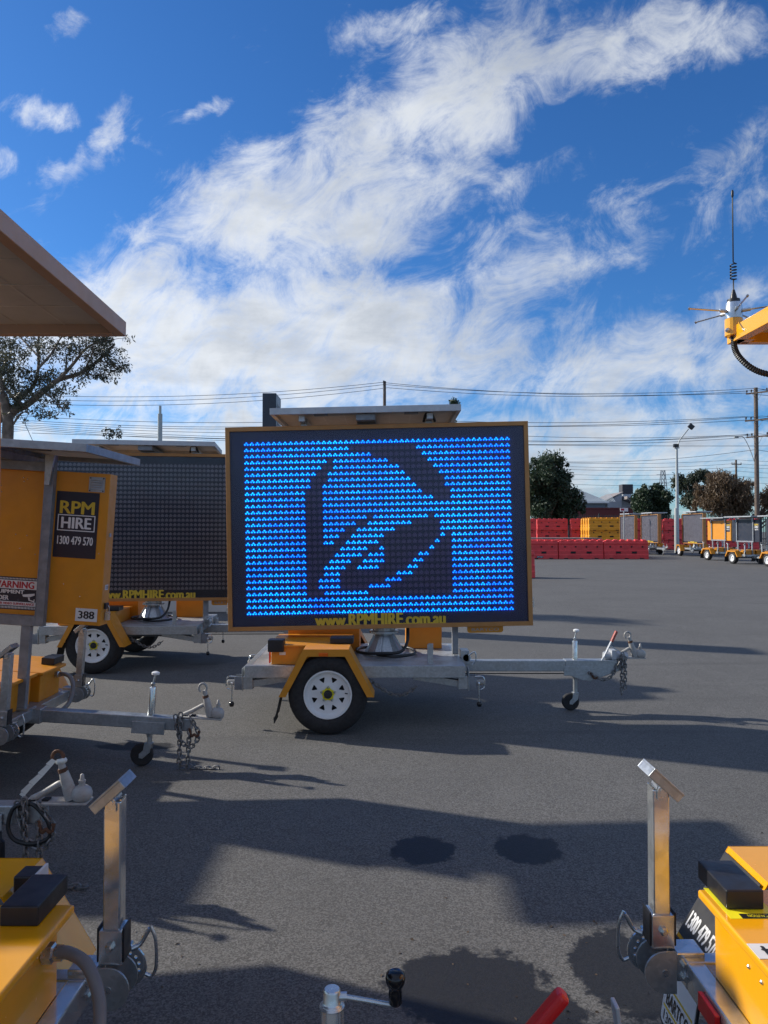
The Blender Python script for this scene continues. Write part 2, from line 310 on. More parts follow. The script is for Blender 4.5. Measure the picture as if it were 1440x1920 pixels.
# ------------------------------------------------------------------ mesh helpers
class MB:
    def __init__(s): s.v = []; s.f = []
    def add(s, vs, fs):
        o = len(s.v); s.v += [tuple(x) for x in vs]; s.f += [tuple(i + o for i in f) for f in fs]; return s
    def box(s, x0, x1, y0, y1, z0, z1, M=None):
        vs = [(x0, y0, z0), (x1, y0, z0), (x1, y1, z0), (x0, y1, z0), (x0, y0, z1), (x1, y0, z1), (x1, y1, z1), (x0, y1, z1)]
        if M: vs = [M @ Vector(p_) for p_ in vs]
        return s.add(vs, [(3, 2, 1, 0), (4, 5, 6, 7), (0, 1, 5, 4), (1, 2, 6, 5), (2, 3, 7, 6), (3, 0, 4, 7)])
    def bar(s, a, b, w, h, up=(0, 0, 1)):
        a = Vector(a); b = Vector(b); d = (b - a).normalized(); up = Vector(up)
        if abs(d.dot(up)) > 0.98: up = Vector((1, 0, 0))
        sd = d.cross(up).normalized() * (w / 2); u_ = sd.cross(d).normalized() * (h / 2)
        vs = [a - sd - u_, a + sd - u_, a + sd + u_, a - sd + u_, b - sd - u_, b + sd - u_, b + sd + u_, b - sd + u_]
        return s.add(vs, [(0, 1, 2, 3), (7, 6, 5, 4), (0, 4, 5, 1), (1, 5, 6, 2), (2, 6, 7, 3), (3, 7, 4, 0)])
    def tube(s, pts, r, n=8, cap=True):
        pts = [Vector(p_) for p_ in pts]; rs = r if isinstance(r, (list, tuple)) else [r] * len(pts)
        o = len(s.v); prev = None
        for i, p_ in enumerate(pts):
            t = (pts[min(i + 1, len(pts) - 1)] - pts[max(i - 1, 0)]).normalized()
            if prev is None:
                ref = Vector((0, 0, 1)) if abs(t.z) < 0.9 else Vector((1, 0, 0)); a = t.cross(ref).normalized()
            else:
                a = (prev - t * prev.dot(t)).normalized()
            prev = a; b = t.cross(a)
            for k in range(n):
                an = 2 * math.pi * k / n; s.v.append(tuple(p_ + (a * math.cos(an) + b * math.sin(an)) * rs[i]))
        for i in range(len(pts) - 1):
            for k in range(n):
                k2 = (k + 1) % n; s.f.append((o + i * n + k, o + i * n + k2, o + (i + 1) * n + k2, o + (i + 1) * n + k))
        if cap:
            s.f.append(tuple(o + k for k in reversed(range(n)))); e_ = o + (len(pts) - 1) * n; s.f.append(tuple(e_ + k for k in range(n)))
        return s
    def lathe(s, prof, n=24, M=None, close=False):
        """prof: (radius, height) pairs turned round local z"""
        o = len(s.v)
        for r, h in prof:
            for k in range(n):
                an = 2 * math.pi * k / n; p_ = Vector((r * math.cos(an), r * math.sin(an), h)); s.v.append(tuple(M @ p_ if M else p_))
        m_ = len(prof)
        for i in range(m_ if close else m_ - 1):
            i2 = (i + 1) % m_
            for k in range(n):
                k2 = (k + 1) % n; s.f.append((o + i * n + k, o + i * n + k2, o + i2 * n + k2, o + i2 * n + k))
        if not close:
            s.f.append(tuple(o + k for k in reversed(range(n)))); e_ = o + (m_ - 1) * n; s.f.append(tuple(e_ + k for k in range(n)))
        return s
    def plate(s, outer, holes, t, M=None):
        """flat plate in local xy from z=0 to z=t with real holes"""
        loops = [outer] + list(holes); flat = [p_ for lp in loops for p_ in lp]
        tri = geometry.tessellate_polygon([[Vector((a, b, 0)) for a, b in lp] for lp in loops])
        o = len(s.v); n = len(flat)
        for z in (0, t):
            for a, b in flat:
                p_ = Vector((a, b, z)); s.v.append(tuple(M @ p_ if M else p_))
        for tr_ in tri:
            s.f.append(tuple(o + i for i in tr_)); s.f.append(tuple(o + n + i for i in reversed(tr_)))
        k = 0
        for lp in loops:
            for i in range(len(lp)):
                a = k + i; b = k + (i + 1) % len(lp); s.f.append((o + a, o + b, o + n + b, o + n + a))
            k += len(lp)
        return s
    def prism(s, poly, y0, y1, M=None):
        """polygon in xz, extruded along y"""
        n = len(poly); vs = [Vector((a, y0, b)) for a, b in poly] + [Vector((a, y1, b)) for a, b in poly]
        if M: vs = [M @ p_ for p_ in vs]
        return s.add(vs, [tuple(range(n)), tuple(reversed(range(n, 2 * n)))] + [(i, i + n, (i + 1) % n + n, (i + 1) % n) for i in range(n)])
    def mesh(s, name, material, bevel=0.0, smooth=None, seg=2):
        me = bpy.data.meshes.new(name)
        me.from_pydata(s.v, [], s.f)
        bm = bmesh.new(); bm.from_mesh(me)
        bmesh.ops.recalc_face_normals(bm, faces=bm.faces)
        if bevel:
            ed = [e_ for e_ in bm.edges if len(e_.link_faces) == 2 and e_.calc_face_angle(0) > R(25)]
            bmesh.ops.bevel(bm, geom=ed, offset=bevel, segments=seg, profile=0.5, affect='EDGES', clamp_overlap=True)
        bm.to_mesh(me); bm.free()
        if smooth is not None:
            me.polygons.foreach_set('use_smooth', [True] * len(me.polygons))
            me.set_sharp_from_angle(angle=R(smooth))
        me.materials.append(MATS[material]); me.update()
        return me
    def build(s, name, material, parent=None, bevel=0.0, smooth=None, M=None, seg=2):
        return link(name, s.mesh(name, material, bevel, smooth, seg), parent, M)
def link(name, me, parent=None, M=None):
    o = bpy.data.objects.new(name, me); col.objects.link(o)
    if parent is not None: o.parent = parent
    if M is not None: o.matrix_local = M
    return o
def thing(name, label, cat, loc=(0, 0, 0), rz=0.0, group=None, rot=None):
    o = bpy.data.objects.new(name, None); col.objects.link(o); o.empty_display_size = 0.1
    o.location = loc; o.rotation_euler = rot if rot else (0, 0, rz)
    return tag(o, label, cat, group)
def tag(o, label, cat, group=None):
    o['label'] = label; o['category'] = cat
    if group: o['group'] = group
    return o
def T(x, y, z): return Matrix.Translation((x, y, z))
FACE_NEAR = Matrix.Rotation(R(90), 4, 'X')                 # text facing -y
def frame(X, Y): 
    X = Vector(X).normalized(); Y = Vector(Y).normalized(); Z = X.cross(Y)
    return Matrix((X, Y, Z)).transposed().to_4x4()
FACE_LEFT = frame((0, -1, 0), (0, 0, 1))                   # facing -x
FACE_RIGHT = frame((0, 1, 0), (0, 0, 1))                   # facing +x
FACE_UP = Matrix.Identity(4)
TXT = {}
def text_mesh(body, h, xs=1.0, bold=0.0, width=None, thick=0.0012):
    key = (body, h, xs, bold, width)
    if key in TXT: return TXT[key].copy()
    cu_ = bpy.data.curves.new('lettering', 'FONT'); cu_.body = body; cu_.size = 1.0; cu_.offset = 0.0
    cu_.align_x = 'CENTER'; cu_.resolution_u = 3; cu_.extrude = 0.0
    o = bpy.data.objects.new('lettering', cu_); col.objects.link(o)
    dg = bpy.context.evaluated_depsgraph_get()
    me = bpy.data.meshes.new_from_object(o.evaluated_get(dg))
    bpy.data.objects.remove(o); bpy.data.curves.remove(cu_)
    co = np.empty(len(me.vertices) * 3); me.vertices.foreach_get('co', co); co = co.reshape(-1, 3)
    mn = co.min(0); mxx = co.max(0); ce = (mn + mxx) / 2
    co -= ce; kh = h / (mxx[1] - mn[1]); co[:, 1] *= kh
    co[:, 0] *= (width / (mxx[0] - mn[0])) if width else kh * xs
    co[:, 2] = 0
    me.vertices.foreach_set('co', co.ravel()); me.materials.clear()
    base_v = co.copy(); base_f = [tuple(p_.vertices) for p_ in me.polygons]; name_ = 'lettering'
    bpy.data.meshes.remove(me); mb = MB()
    nb = 5 if bold else 1
    for k in range(nb):                       # heavy face: the same outline laid over itself in thin sheets
        sh = (k - (nb - 1) / 2) / max(1, (nb - 1) / 2) * bold * h * .95 if nb > 1 else 0.0
        sv = (0, 1, 0, -1, 0)[k] * bold * h * .35 if nb > 1 else 0.0
        mb.add([(x_ + sh, y_ + sv, thick * (.4 + .6 * (k + 1) / nb)) for x_, y_, z_ in base_v], base_f)
    me = bpy.data.meshes.new(name_); me.from_pydata(mb.v, [], mb.f)
    bm = bmesh.new(); bm.from_mesh(me)
    for f_ in bm.faces:
        f_.normal_update()
        if f_.normal.z < 0: f_.normal_flip()
    bm.to_mesh(me); bm.free()
    TXT[key] = me
    return me.copy()
def lettering(body, h, material, parent, M, **kw):
    me = text_mesh(body, h, **kw); me.materials.append(MATS[material])
    return link('lettering', me, parent, M)
def sticker(name, w, h, material, parent, M, t=0.0015, r=0.0):
    mb = MB()
    if r:
        pts = []
        for cx_, cy_, a0 in ((w / 2 - r, h / 2 - r, 0), (-w / 2 + r, h / 2 - r, 90), (-w / 2 + r, -h / 2 + r, 180), (w / 2 - r, -h / 2 + r, 270)):
            for k in range(4): pts.append((cx_ + r * math.cos(R(a0 + 30 * k)), cy_ + r * math.sin(R(a0 + 30 * k))))
        mb.plate(pts, [], t)
    else: mb.box(-w / 2, w / 2, -h / 2, h / 2, 0, t)
    return mb.build(name, material, parent, M=M)
def ring_pts(r, n, a0=0): return [(r * math.cos(a0 + 2 * math.pi * k / n), r * math.sin(a0 + 2 * math.pi * k / n)) for k in range(n)]
def spline(pts, n=6):
    P = [Vector(p_) for p_ in pts]; P = [P[0] * 2 - P[1]] + P + [P[-1] * 2 - P[-2]]; out_ = []
    for i in range(1, len(P) - 2):
        for k in range(n):
            t = k / n; a, b, c_, d = P[i - 1:i + 3]
            out_.append(0.5 * ((2 * b) + (-a + c_) * t + (2 * a - 5 * b + 4 * c_ - d) * t * t + (-a + 3 * b - 3 * c_ + d) * t ** 3))
    out_.append(P[-2]); return out_

# ------------------------------------------------------------------ trailer pieces shared by all the sign trailers
def wheel(parent, x, y, side, r=0.31, w=0.19, rim=0.187, detail=True):
    M = T(x, y, r) @ frame((1, 0, 0), (0, 0, -side))
    hub = MB().lathe([(rim * .8, -w * .45), (rim * .8, w * .5 - .085), (0.05, w * .5 - .08), (0.05, w * .5 - .055)], 24).build('wheel', 'dark', parent, smooth=40, M=M)  # drum enlarged as a dark backing, standing in for shade behind the rim holes
    a = w / 2
    prof = [(rim - .004, -a + .012), (rim + .02, -a), (r - .045, -a - .006), (r - .012, -a + .012), (r - .002, -a + .035), (r - .002, -.03), (r - .010, -.026), (r - .010, -.020), (r, -.016),
            (r, .016), (r - .010, .020), (r - .010, .026), (r - .002, .03), (r - .002, a - .035), (r - .012, a - .012), (r - .045, a + .006), (rim + .03, a + .004), (rim + .012, a - .004), (rim - .004, a - .014)]
    MB().lathe(prof, 40, close=True).build('tyre', 'rubber', hub, smooth=35)
    d = a - .052
    mb = MB().lathe([(rim + .002, a - .016), (rim - .001, a - .003), (rim - .010, a - .003), (rim - .014, a - .016), (rim - .020, a - .034), (rim - .026, d + .010), (rim - .036, d + .003), (rim - .036, d - .006), (rim + .002, -a + .02)], 40, close=True)
    ro = rim - .034; holes = []
    for k in range(8):
        an = 2 * math.pi * (k + .5) / 8
        def pt(rr, da): return (rr * math.cos(an + da), rr * math.sin(an + da))
        holes.append([pt(ro * .86, -.16), pt(ro * .86, .16), pt(ro * .80, .17), pt(ro * .60, .03), pt(ro * .60, -.03), pt(ro * .80, -.17)])
    mb.plate(ring_pts(ro + .002, 40), holes + [ring_pts(.034, 16)], .005, T(0, 0, d))
    mb.lathe([(.034, d), (.062, d + .004), (.075, d + .004), (.08, d + .012), (.068, d + .014), (.034, d + .012)], 24, close=True)
    mb.build('rim', 'white_paint', hub, smooth=35)
    if detail:
        star = []
        for k in range(10): star.append(((.066 if k % 2 == 0 else .044) * math.cos(math.pi * k / 5 + .3), (.066 if k % 2 == 0 else .044) * math.sin(math.pi * k / 5 + .3)))
        MB().plate(star, [ring_pts(.03, 12)], .002, T(0, 0, d + .0145)).build('hub_paint_mark', 'caution_yellow', hub)
        MB().lathe([(.033, d - .01), (.033, d + .03), (.026, d + .036), (.022, d + .052), (.012, d + .054)], 18).build('hub_cap', 'black_plastic', hub, smooth=40)
        nut = MB().lathe([(.010, 0), (.010, .014), (.006, .018)], 6).mesh('wheel_nut', 'steel_zinc')
        for k in range(5):
            an = 2 * math.pi * k / 5 + .3; link('wheel_nut', nut, hub, T(.054 * math.cos(an), .054 * math.sin(an), d + .015))
        MB().tube([(rim * .8, .0, d), (rim * .72, .01, d + .03)], .005, 6).build('valve', 'black_plastic', hub)
    return hub
def mudguard(parent, pts, y0, y1, side, mname, lip=0.055, marker=True, flap=True):
    """folded sheet guard: pts is the outer polyline in xz; side = sign of the outer edge in y"""
    t = .004; mb = MB()
    n = len(pts); cx_ = sum(a for a, b in pts) / n; cz_ = 0.25
    inner = []
    for (a, b) in pts:
        d = Vector((cx_ - a, cz_ - b)).normalized(); inner.append((a + d.x * t, b + d.y * t))
    yo = y1 if side > 0 else y0
    for i in range(n - 1):
        a, b = pts[i], pts[i + 1]; c_, d = inner[i + 1], inner[i]
        mb.prism([a, b, c_, d], y0, y1)
    # outer lip, mitred
    lipi = []
    for (a, b) in pts:
        d = Vector((cx_ - a, cz_ - b)); lipi.append((a + d.normalized().x * lip * 1.15, b + d.normalized().y * lip * 1.15))
    # feet of the lip stay level with the feet of the sheet
    dx0 = lip; lipi[0] = (pts[0][0] + dx0, pts[0][1]); lipi[-1] = (pts[-1][0] - dx0, pts[-1][1])
    for k in range(1, n - 1): lipi[k] = (pts[k][0] + (lip * .55 if pts[k][0] < cx_ else -lip * .55), pts[k][1] - lip)
    for i in range(n - 1):
        a, b = pts[i], pts[i + 1]; c_, d = lipi[i + 1], lipi[i]
        mb.prism([a, b, c_, d], yo - (t if side > 0 else 0) + side * .001, yo + (0 if side > 0 else t) + side * .001)
    o = mb.build('mudguard', mname, parent)
    if marker:
        xm = (pts[1][0] + pts[-2][0]) / 2 - .02; yy = yo + side * .004
        MB().box(xm - .035, xm + .035, min(yy, yy + side * .012), max(yy, yy + side * .012), pts[1][1] - lip + .004, pts[1][1] - lip + .03).build('side_marker', 'orange_lens', o, bevel=.003)
    if flap:
        a, b = pts[0]; mbf = MB()
        for k in range(5):
            x0 = a + .012 - .010 * k * (1 if k < 4 else 1.3); z0 = b + .02 - .045 * k; x1 = a + .012 - .010 * (k + 1); z1 = z0 - .045
            mbf.prism([(x0, z0), (x0 + .006, z0), (x1 + .006, z1), (x1, z1)], y0 + .02, y1 - .02)
        mbf.build('mudflap', 'rubber', o)
    return o
def jockey(parent, x, y, z0, z1, crank='top', r=.024, lift=0.0):
    """jockey stand: tube with winder above, fork and wheel below"""
    o = MB().lathe([(r, z0), (r, z1), (r * .9, z1 + .006)], 16, T(x, y, 0)).build('jockey_stand', 'galv_new', parent, smooth=40)
    MB().lathe([(r * .8, .12 + lift), (r * .8, z0)], 14, T(x, y, 0)).build('inner_tube', 'galv', o, smooth=40)
    MB().box(x - .11, x + .11, y - .052, y - .044, z0 + .02, z0 + .10).build('clamp_plate', 'galv', o, bevel=.002)
    if crank == 'top':
        MB().lathe([(.014, z1), (.014, z1 + .03), (.010, z1 + .034)], 10, T(x, y, 0)).tube(spline([(x, y, z1 + .03), (x + .005, y, z1 + .05), (x + .012, y, z1 + .09)], 4), .007, 8).build('winder', 'steel_zinc', o, smooth=40)
        MB().lathe([(.012, z1 + .085), (.026, z1 + .090), (.027, z1 + .103), (.012, z1 + .110)], 14, T(x + .012, y, 0)).build('winder_knob', 'white_paint', o, smooth=40)
    else:
        MB().lathe([(.0245, z1), (.0255, z1 + .002), (.019, z1 + .008), (.0175, z1 + .010), (.0175, z1 + .032), (.015, z1 + .036)], 20, T(x, y, 0)).build('winder', 'steel_zinc', o, smooth=50)
        MB().tube([(x + .015, y, z1 + .020), (x + .03, y, z1 + .020)], .009, 10).tube(spline([(x + .022, y, z1 + .020), (x + .07, y, z1 + .012), (x + .118, y, z1 + .004), (x + .128, y, z1 + .008)], 4), .0055, 8).build('winder_arm', 'steel_zinc', o, smooth=50)
        MB().lathe([(.010, -.004), (.0135, .0), (.0135, .022), (.012, .028), (.016, .034), (.0195, .042), (.0205, .050), (.0185, .058), (.011, .063)], 20, T(x + .128, y, z1 + .008)).build('winder_knob', 'black_knob', o, smooth=60)
    fork = MB()
    for s_ in (-1, 1): fork.prism([(x - .024, .155), (x + .024, .155), (x + .016, .10), (x - .03, .055), (x - .055, .058), (x - .055, .085), (x - .03, .11)], y + s_ * .026 - .002, y + s_ * .026 + .002)
    fork.box(x - .024, x + .024, y - .026, y + .026, .150, .157)
    fork.build('fork', 'galv', o, M=T(0, 0, lift))
    MB().lathe([(.02, -.02), (.04, -.021), (.068, -.020), (.075, -.012), (.075, .012), (.068, .020), (.04, .021), (.02, .02)], 24, T(x - .043, y, .076 + lift) @ frame((1, 0, 0), (0, 0, 1))).build('jockey_tyre', 'rubber', o, smooth=40)
    return o
def chain(name, pts, parent, mname='chain_steel', pitch=.030, r=.0052, w=.0125):
    pts = spline(pts, 10); acc = 0.0; step = pitch; mb = MB(); k = 0
    L = [0.0]
    for a, b in zip(pts, pts[1:]): L.append(L[-1] + (b - a).length)
    s_ = 0.0
    while s_ < L[-1]:
        i = max(j for j in range(len(L)) if L[j] <= s_); i = min(i, len(pts) - 2)
        t = (s_ - L[i]) / max(1e-6, L[i + 1] - L[i]); c_ = pts[i].lerp(pts[i + 1], t); d = (pts[i + 1] - pts[i]).normalized()
        ref = Vector((0, 1, 0)) if abs(d.y) < .9 else Vector((1, 0, 0))
        sd = d.cross(ref).normalized(); s2 = d.cross(sd)
        if k % 2: sd, s2 = s2, sd
        loop = []
        hl = pitch * .72 - w
        for j in range(12):
            an = 2 * math.pi * j / 12; off = hl if math.cos(an) > 0 else -hl
            loop.append(c_ + d * (w * math.cos(an) + off) + sd * (w * math.sin(an)))
        loop.append(loop[0]); loop.append(loop[1])
        mb.tube(loop[:-1], r, 5, cap=False)
        s_ += step; k += 1
    return mb.build(name, mname, parent, smooth=60)
def coupling(parent, x, z, sm='cast_white', ribbon=False, tilt=0.0):
    """cast trailer coupling: base plate, body, ball housing, raised latch handle. x = back end, z = top of drawbar"""
    M0 = T(x, 0, z)
    mb = MB().box(-.02, .27, -.045, .045, .0, .010)
    o = mb.build('coupling', sm, parent, bevel=.003, M=M0)
    MB().lathe([(.036, .0), (.044, .012), (.046, .030), (.040, .048), (.026, .060), (.014, .064), (.013, .078), (.016, .079), (.016, .087), (.010, .089), (.008, .112), (.003, .116)], 20, T(.235, 0, .012)).build('ball_housing', sm, o, smooth=50)
    MB().tube(spline([(.01, 0, .014), (.05, 0, .035), (.10, 0, .065), (.135, 0, .085), (.155, 0, .08)], 4), [.016, .016, .016, .015, .015, .014, .014, .014, .014, .014, .014, .014, .014, .014, .014, .014, .014][:17], 8).build('body_arch', sm, o, smooth=50)
    MB().tube([(.19, 0, .015), (.165, 0, .09), (.148, 0, .145)], [.030, .026, .019], 12).build('latch_tower', sm, o, smooth=40)
    MB().tube([(.150, 0, .135), (.145, 0, .152)], [.021, .021], 12).build('latch_ring', 'rust', o, smooth=40)
    MB().tube([(.147, 0, .145), (.138, 0, .185)], [.017, .014], 10).build('latch_neck', sm, o, smooth=40)
    lp = []
    for k in range(13):
        an = R(-60 + 300 * k / 12); lp.append((.128 + .026 * math.cos(an) - .004, 0, .200 + .030 * math.sin(an)))
    MB().tube(lp, .008, 8).build('latch_handle', 'rust' if ribbon else sm, o, smooth=40)
    MB().box(.06, .09, -.02, .02, .010, .018).build('bolt_plate', 'dark', o, bevel=.002)
    MB().box(.00, .03, -.02, .02, .010, .016).build('bolt_plate', 'dark', o, bevel=.002)
    if ribbon:
        mbr = MB(); P = [(.125, -.018, .190), (.105, -.026, .165), (.07, -.028, .125), (.03, -.03, .085), (-.005, -.03, .045), (-.01, -.03, .03)]
        for a, b in zip(P, P[1:]): mbr.add([(a[0], a[1], a[2]), (b[0], b[1], b[2]), (b[0] - .022, b[1] - .004, b[2] + .016), (a[0] - .018, a[1] - .004, a[2] + .012)], [(0, 1, 2, 3)])
        mbr.build('ribbon_tag', 'ribbon', o)
        MB().tube(spline([(.123, .0, .180), (.148, -.012, .188), (.152, .01, .186)], 5), .012, 8).build('ribbon_knot', 'ribbon', o, smooth=50)
    return o
def solar(parent, w, d, z, fm, M, n_mod=2, thick=.045, beam='galv', under='backsheet', rail=True):
    """solar panel lying flat: frame, modules with backsheet and glass, rails; local origin at its middle underside"""
    fr_ = MB(); t = .035
    fr_.box(-w / 2, w / 2, -d / 2, -d / 2 + t, 0, thick).box(-w / 2, w / 2, d / 2 - t, d / 2, 0, thick)
    fr_.box(-w / 2, -w / 2 + t, -d / 2 + t, d / 2 - t, 0, thick).box(w / 2 - t, w / 2, -d / 2 + t, d / 2 - t, 0, thick)
    o = fr_.build('solar_panel', fm, parent, bevel=.002, M=M @ T(0, 0, z))
    mw = (w - 2 * t) / n_mod
    for k in range(n_mod):
        x0 = -w / 2 + t + k * mw + (.0 if k == 0 else .012); x1 = -w / 2 + t + (k + 1) * mw - (.0 if k == n_mod - 1 else .012)
        b = MB().box(x0, x1, -d / 2 + t, d / 2 - t, thick - .018, thick - .012).build('backsheet', under, o)
        MB().box(x0, x1, -d / 2 + t, d / 2 - t, thick - .010, thick - .002).build('glass', 'solar_glass', o)
        lm = MB(); nx = max(3, int((x1 - x0) / .16)); ny = max(3, int(d / .16))
        for i in range(1, nx): xx = x0 + (x1 - x0) * i / nx; lm.box(xx - .004, xx + .004, -d / 2 + t, d / 2 - t, thick - .0195, thick - .0182)
        for j in range(1, ny): yy = -d / 2 + t + (d - 2 * t) * j / ny; lm.box(x0, x1, yy - .003, yy + .003, thick - .0198, thick - .0197)
        lm.build('cell_line', 'panel_line', o)
        xc = (x0 + x1) / 2
        MB().box(xc - .06, xc + .06, -d / 2 + .12, -d / 2 + .22, thick - .045, thick - .019).build('junction_box', 'black_plastic', o, bevel=.004) if rail else None
    if rail:
        MB().box(-.014, .014, -d / 2 + .036, d / 2 - .036, .006, thick - .004).build('centre_rail', fm, o)
        MB().box(-w * .02 - .05, w * .02 + .05, -d / 2 + .05, d / 2 - .05, -.055, -.002).build('support_rail', 'galv_dark', o, bevel=.003)
    return o
# ---- LED face
DARK = {1: [(19, 30)], 2: [(23, 31)], 3: [(15, 15), (26, 32)], 4: [(14, 15), (28, 33)], 5: [(13, 14), (29, 34)], 6: [(12, 14), (30, 35)], 7: [(12, 13), (31, 35)],
        8: [(11, 13), (32, 36)], 9: [(11, 13), (34, 36)], 10: [(11, 13)], 11: [(11, 13)], 12: [(11, 13), (22, 22), (33, 33)], 13: [(11, 13), (20, 21), (30, 34)],
        14: [(11, 13), (18, 19), (27, 34)], 15: [(11, 13), (17, 18), (25, 34), (36, 36)], 16: [(11, 13), (16, 17), (24, 33), (35, 36)], 17: [(11, 16), (22, 23), (25, 32), (34, 36)],
        18: [(11, 15), (21, 21), (25, 30), (33, 36)], 19: [(11, 14), (19, 20), (25, 29), (32, 36)], 20: [(11, 13), (18, 19), (24, 28), (31, 36)], 21: [(11, 13), (17, 26), (30, 36)],
        22: [(11, 12), (17, 24), (28, 36)], 23: [(11, 12), (17, 21), (26, 36)], 24: [(11, 13), (22, 36)]}
def is_dark(r_, c_): return any(a <= c_ <= b for a, b in DARK.get(r_, []))
PXW, PXH = .0482, .05437
def led_xz(r_, c_): return ((c_ - 23.5) * PXW, (13.5 - r_) * PXH)
HOUSE = [(0, .47), (.48, .02), (.36, -.06), (.38, -.40), (.19, -.27), (0, -.40), (-.19, -.27), (-.38, -.40), (-.36, -.06), (-.48, .02)]
def lens_geo(mb, x, z, y):
    k = .0475
    mb.prism([(x + a * k, z + b * k) for a, b in HOUSE], y - .006, y)
def led_geo(mb, x, z, y, rr_=.0078):
    for (a, b) in ((0, .17), (-.245, -.10), (.245, -.10)):
        cx_, cz_ = x + a * PXW, z + b * PXW; r = rr_
        vs = [(cx_ + r * math.cos(R(60 * i)), y, cz_ + r * math.sin(R(60 * i))) for i in range(6)] + [(cx_ + r * .6 * math.cos(R(60 * i)), y - .005, cz_ + r * .6 * math.sin(R(60 * i))) for i in range(6)]
        mb.add(vs, [(i, (i + 1) % 6, (i + 1) % 6 + 6, i + 6) for i in range(6)] + [tuple(range(6, 12))])
LENS_CACHE = {}
def sign_a(parent, lit, roll, yaw, x=-.048, detail=True, wide=2.624):
    W, H = wide, 1.763; f = .036
    M = T(x, -.05, 1.6155) @ Matrix.Rotation(yaw, 4, 'Z') @ Matrix.Rotation(roll, 4, 'Y')
    o = MB().box(-W / 2 + .003, W / 2 - .003, -.045, .10, -H / 2 + .003, H / 2 - .003).build('sign_board', 'yellow_frame', parent, M=M)
    y0, y1 = -.10, .06
    for nm, pl in (('top', [(-W / 2, H / 2), (W / 2, H / 2), (W / 2 - f, H / 2 - f), (-W / 2 + f, H / 2 - f)]), ('bottom', [(-W / 2, -H / 2), (W / 2, -H / 2), (W / 2 - f, -H / 2 + f), (-W / 2 + f, -H / 2 + f)]),
                   ('left', [(-W / 2, -H / 2), (-W / 2, H / 2), (-W / 2 + f, H / 2 - f), (-W / 2 + f, -H / 2 + f)]), ('right', [(W / 2, -H / 2), (W / 2, H / 2), (W / 2 - f, H / 2 - f), (W / 2 - f, -H / 2 + f)])):
        MB().prism(pl, y0, y1).build('frame_bar', 'yellow_frame', o, bevel=.0015, seg=1)
    MB().box(-W / 2 + f, W / 2 - f, -.070, -.050, -H / 2 + f, H / 2 - f).build('face_panel', 'navy_glow_tint' if lit else 'navy', o)
    yl = -.0705
    if lit:
        one = MB(); lens_geo(one, 0, 0, 0); one_me = one.mesh('led_cluster', 'led_lens_glow_tint'); cnt = 0; rest = MB(); lm = MB(); hl = MB()
        for r_ in range(28):
            for c_ in range(48):
                xx, zz = led_xz(r_, c_)
                if is_dark(r_, c_):
                    if cnt < 300: link('led_cluster', one_me, o, T(xx, yl, zz)); cnt += 1
                    else: lens_geo(rest, xx, zz, yl)
                else:
                    lens_geo(rest, xx, zz, yl); led_geo(lm, xx, zz, yl - .0085); led_geo(hl, xx, zz, yl - .0062, .0125)
        k = rest.build('led_clusters_rest', 'led_lens_glow_tint', o); k['kind'] = 'stuff'
        k = lm.build('lit_diodes', 'led_lit', o); k['kind'] = 'stuff'
        k = hl.build('diode_glow_discs', 'led_halo', o); k['kind'] = 'stuff'  # added discs that stand in for the halo of the diodes
    else:
        if 'off' not in LENS_CACHE:
            mb = MB(); 
            for r_ in range(28):
                for c_ in range(48): lens_geo(mb, *led_xz(r_, c_), yl)
            LENS_CACHE['off'] = mb.mesh('unlit_led_clusters', 'led_lens_old')
        k = link('unlit_led_clusters', LENS_CACHE['off'], o); k['kind'] = 'stuff'
    if detail:
        MB().box(-W / 2 + f + .001, W / 2 - f - .001, -.090, -.087, -H / 2 + f + .001, H / 2 - f - .001).build('clear_cover', 'clear_cover' if lit else 'clear_cover_plain', o)
    lettering('www.RPMHIRE.com.au', .105, 'letter_yellow', o, T(0, -.0915, -.803) @ FACE_NEAR, width=1.115, bold=.07)
    if detail:
        tg = MB().prism([(-.155, .028), (.155, .028), (.155, -.015), (.140, -.028), (-.140, -.028), (-.155, -.015)], -.06, -.052).build('maker_tag', 'yellow', o, M=T(.905, 0, -H / 2 - .030))
        lettering('BARTCO', .026, 'galv_dull', tg, T(0, -.0605, 0) @ FACE_NEAR, width=.235, bold=.012)
        for s_ in (-1, 1):
            MB().box(s_ * (W / 2 + .008) - .008, s_ * (W / 2 + .008) + .008, -.02, .02, -.67, -.62).build('latch', 'black_plastic', o, bevel=.003)
            pk = MB().box(s_ * (W / 2 + .018) - .014, s_ * (W / 2 + .018) + .014, -.012, .012, -.735, -.685).tube(spline([(s_ * (W / 2 + .010), 0, -.688), (s_ * (W / 2 + .010), 0, -.66), (s_ * (W / 2 + .018), 0, -.648), (s_ * (W / 2 + .027), 0, -.66), (s_ * (W / 2 + .027), 0, -.688)], 3), .003, 6).build('padlock', 'steel_zinc', o)
    return o, M
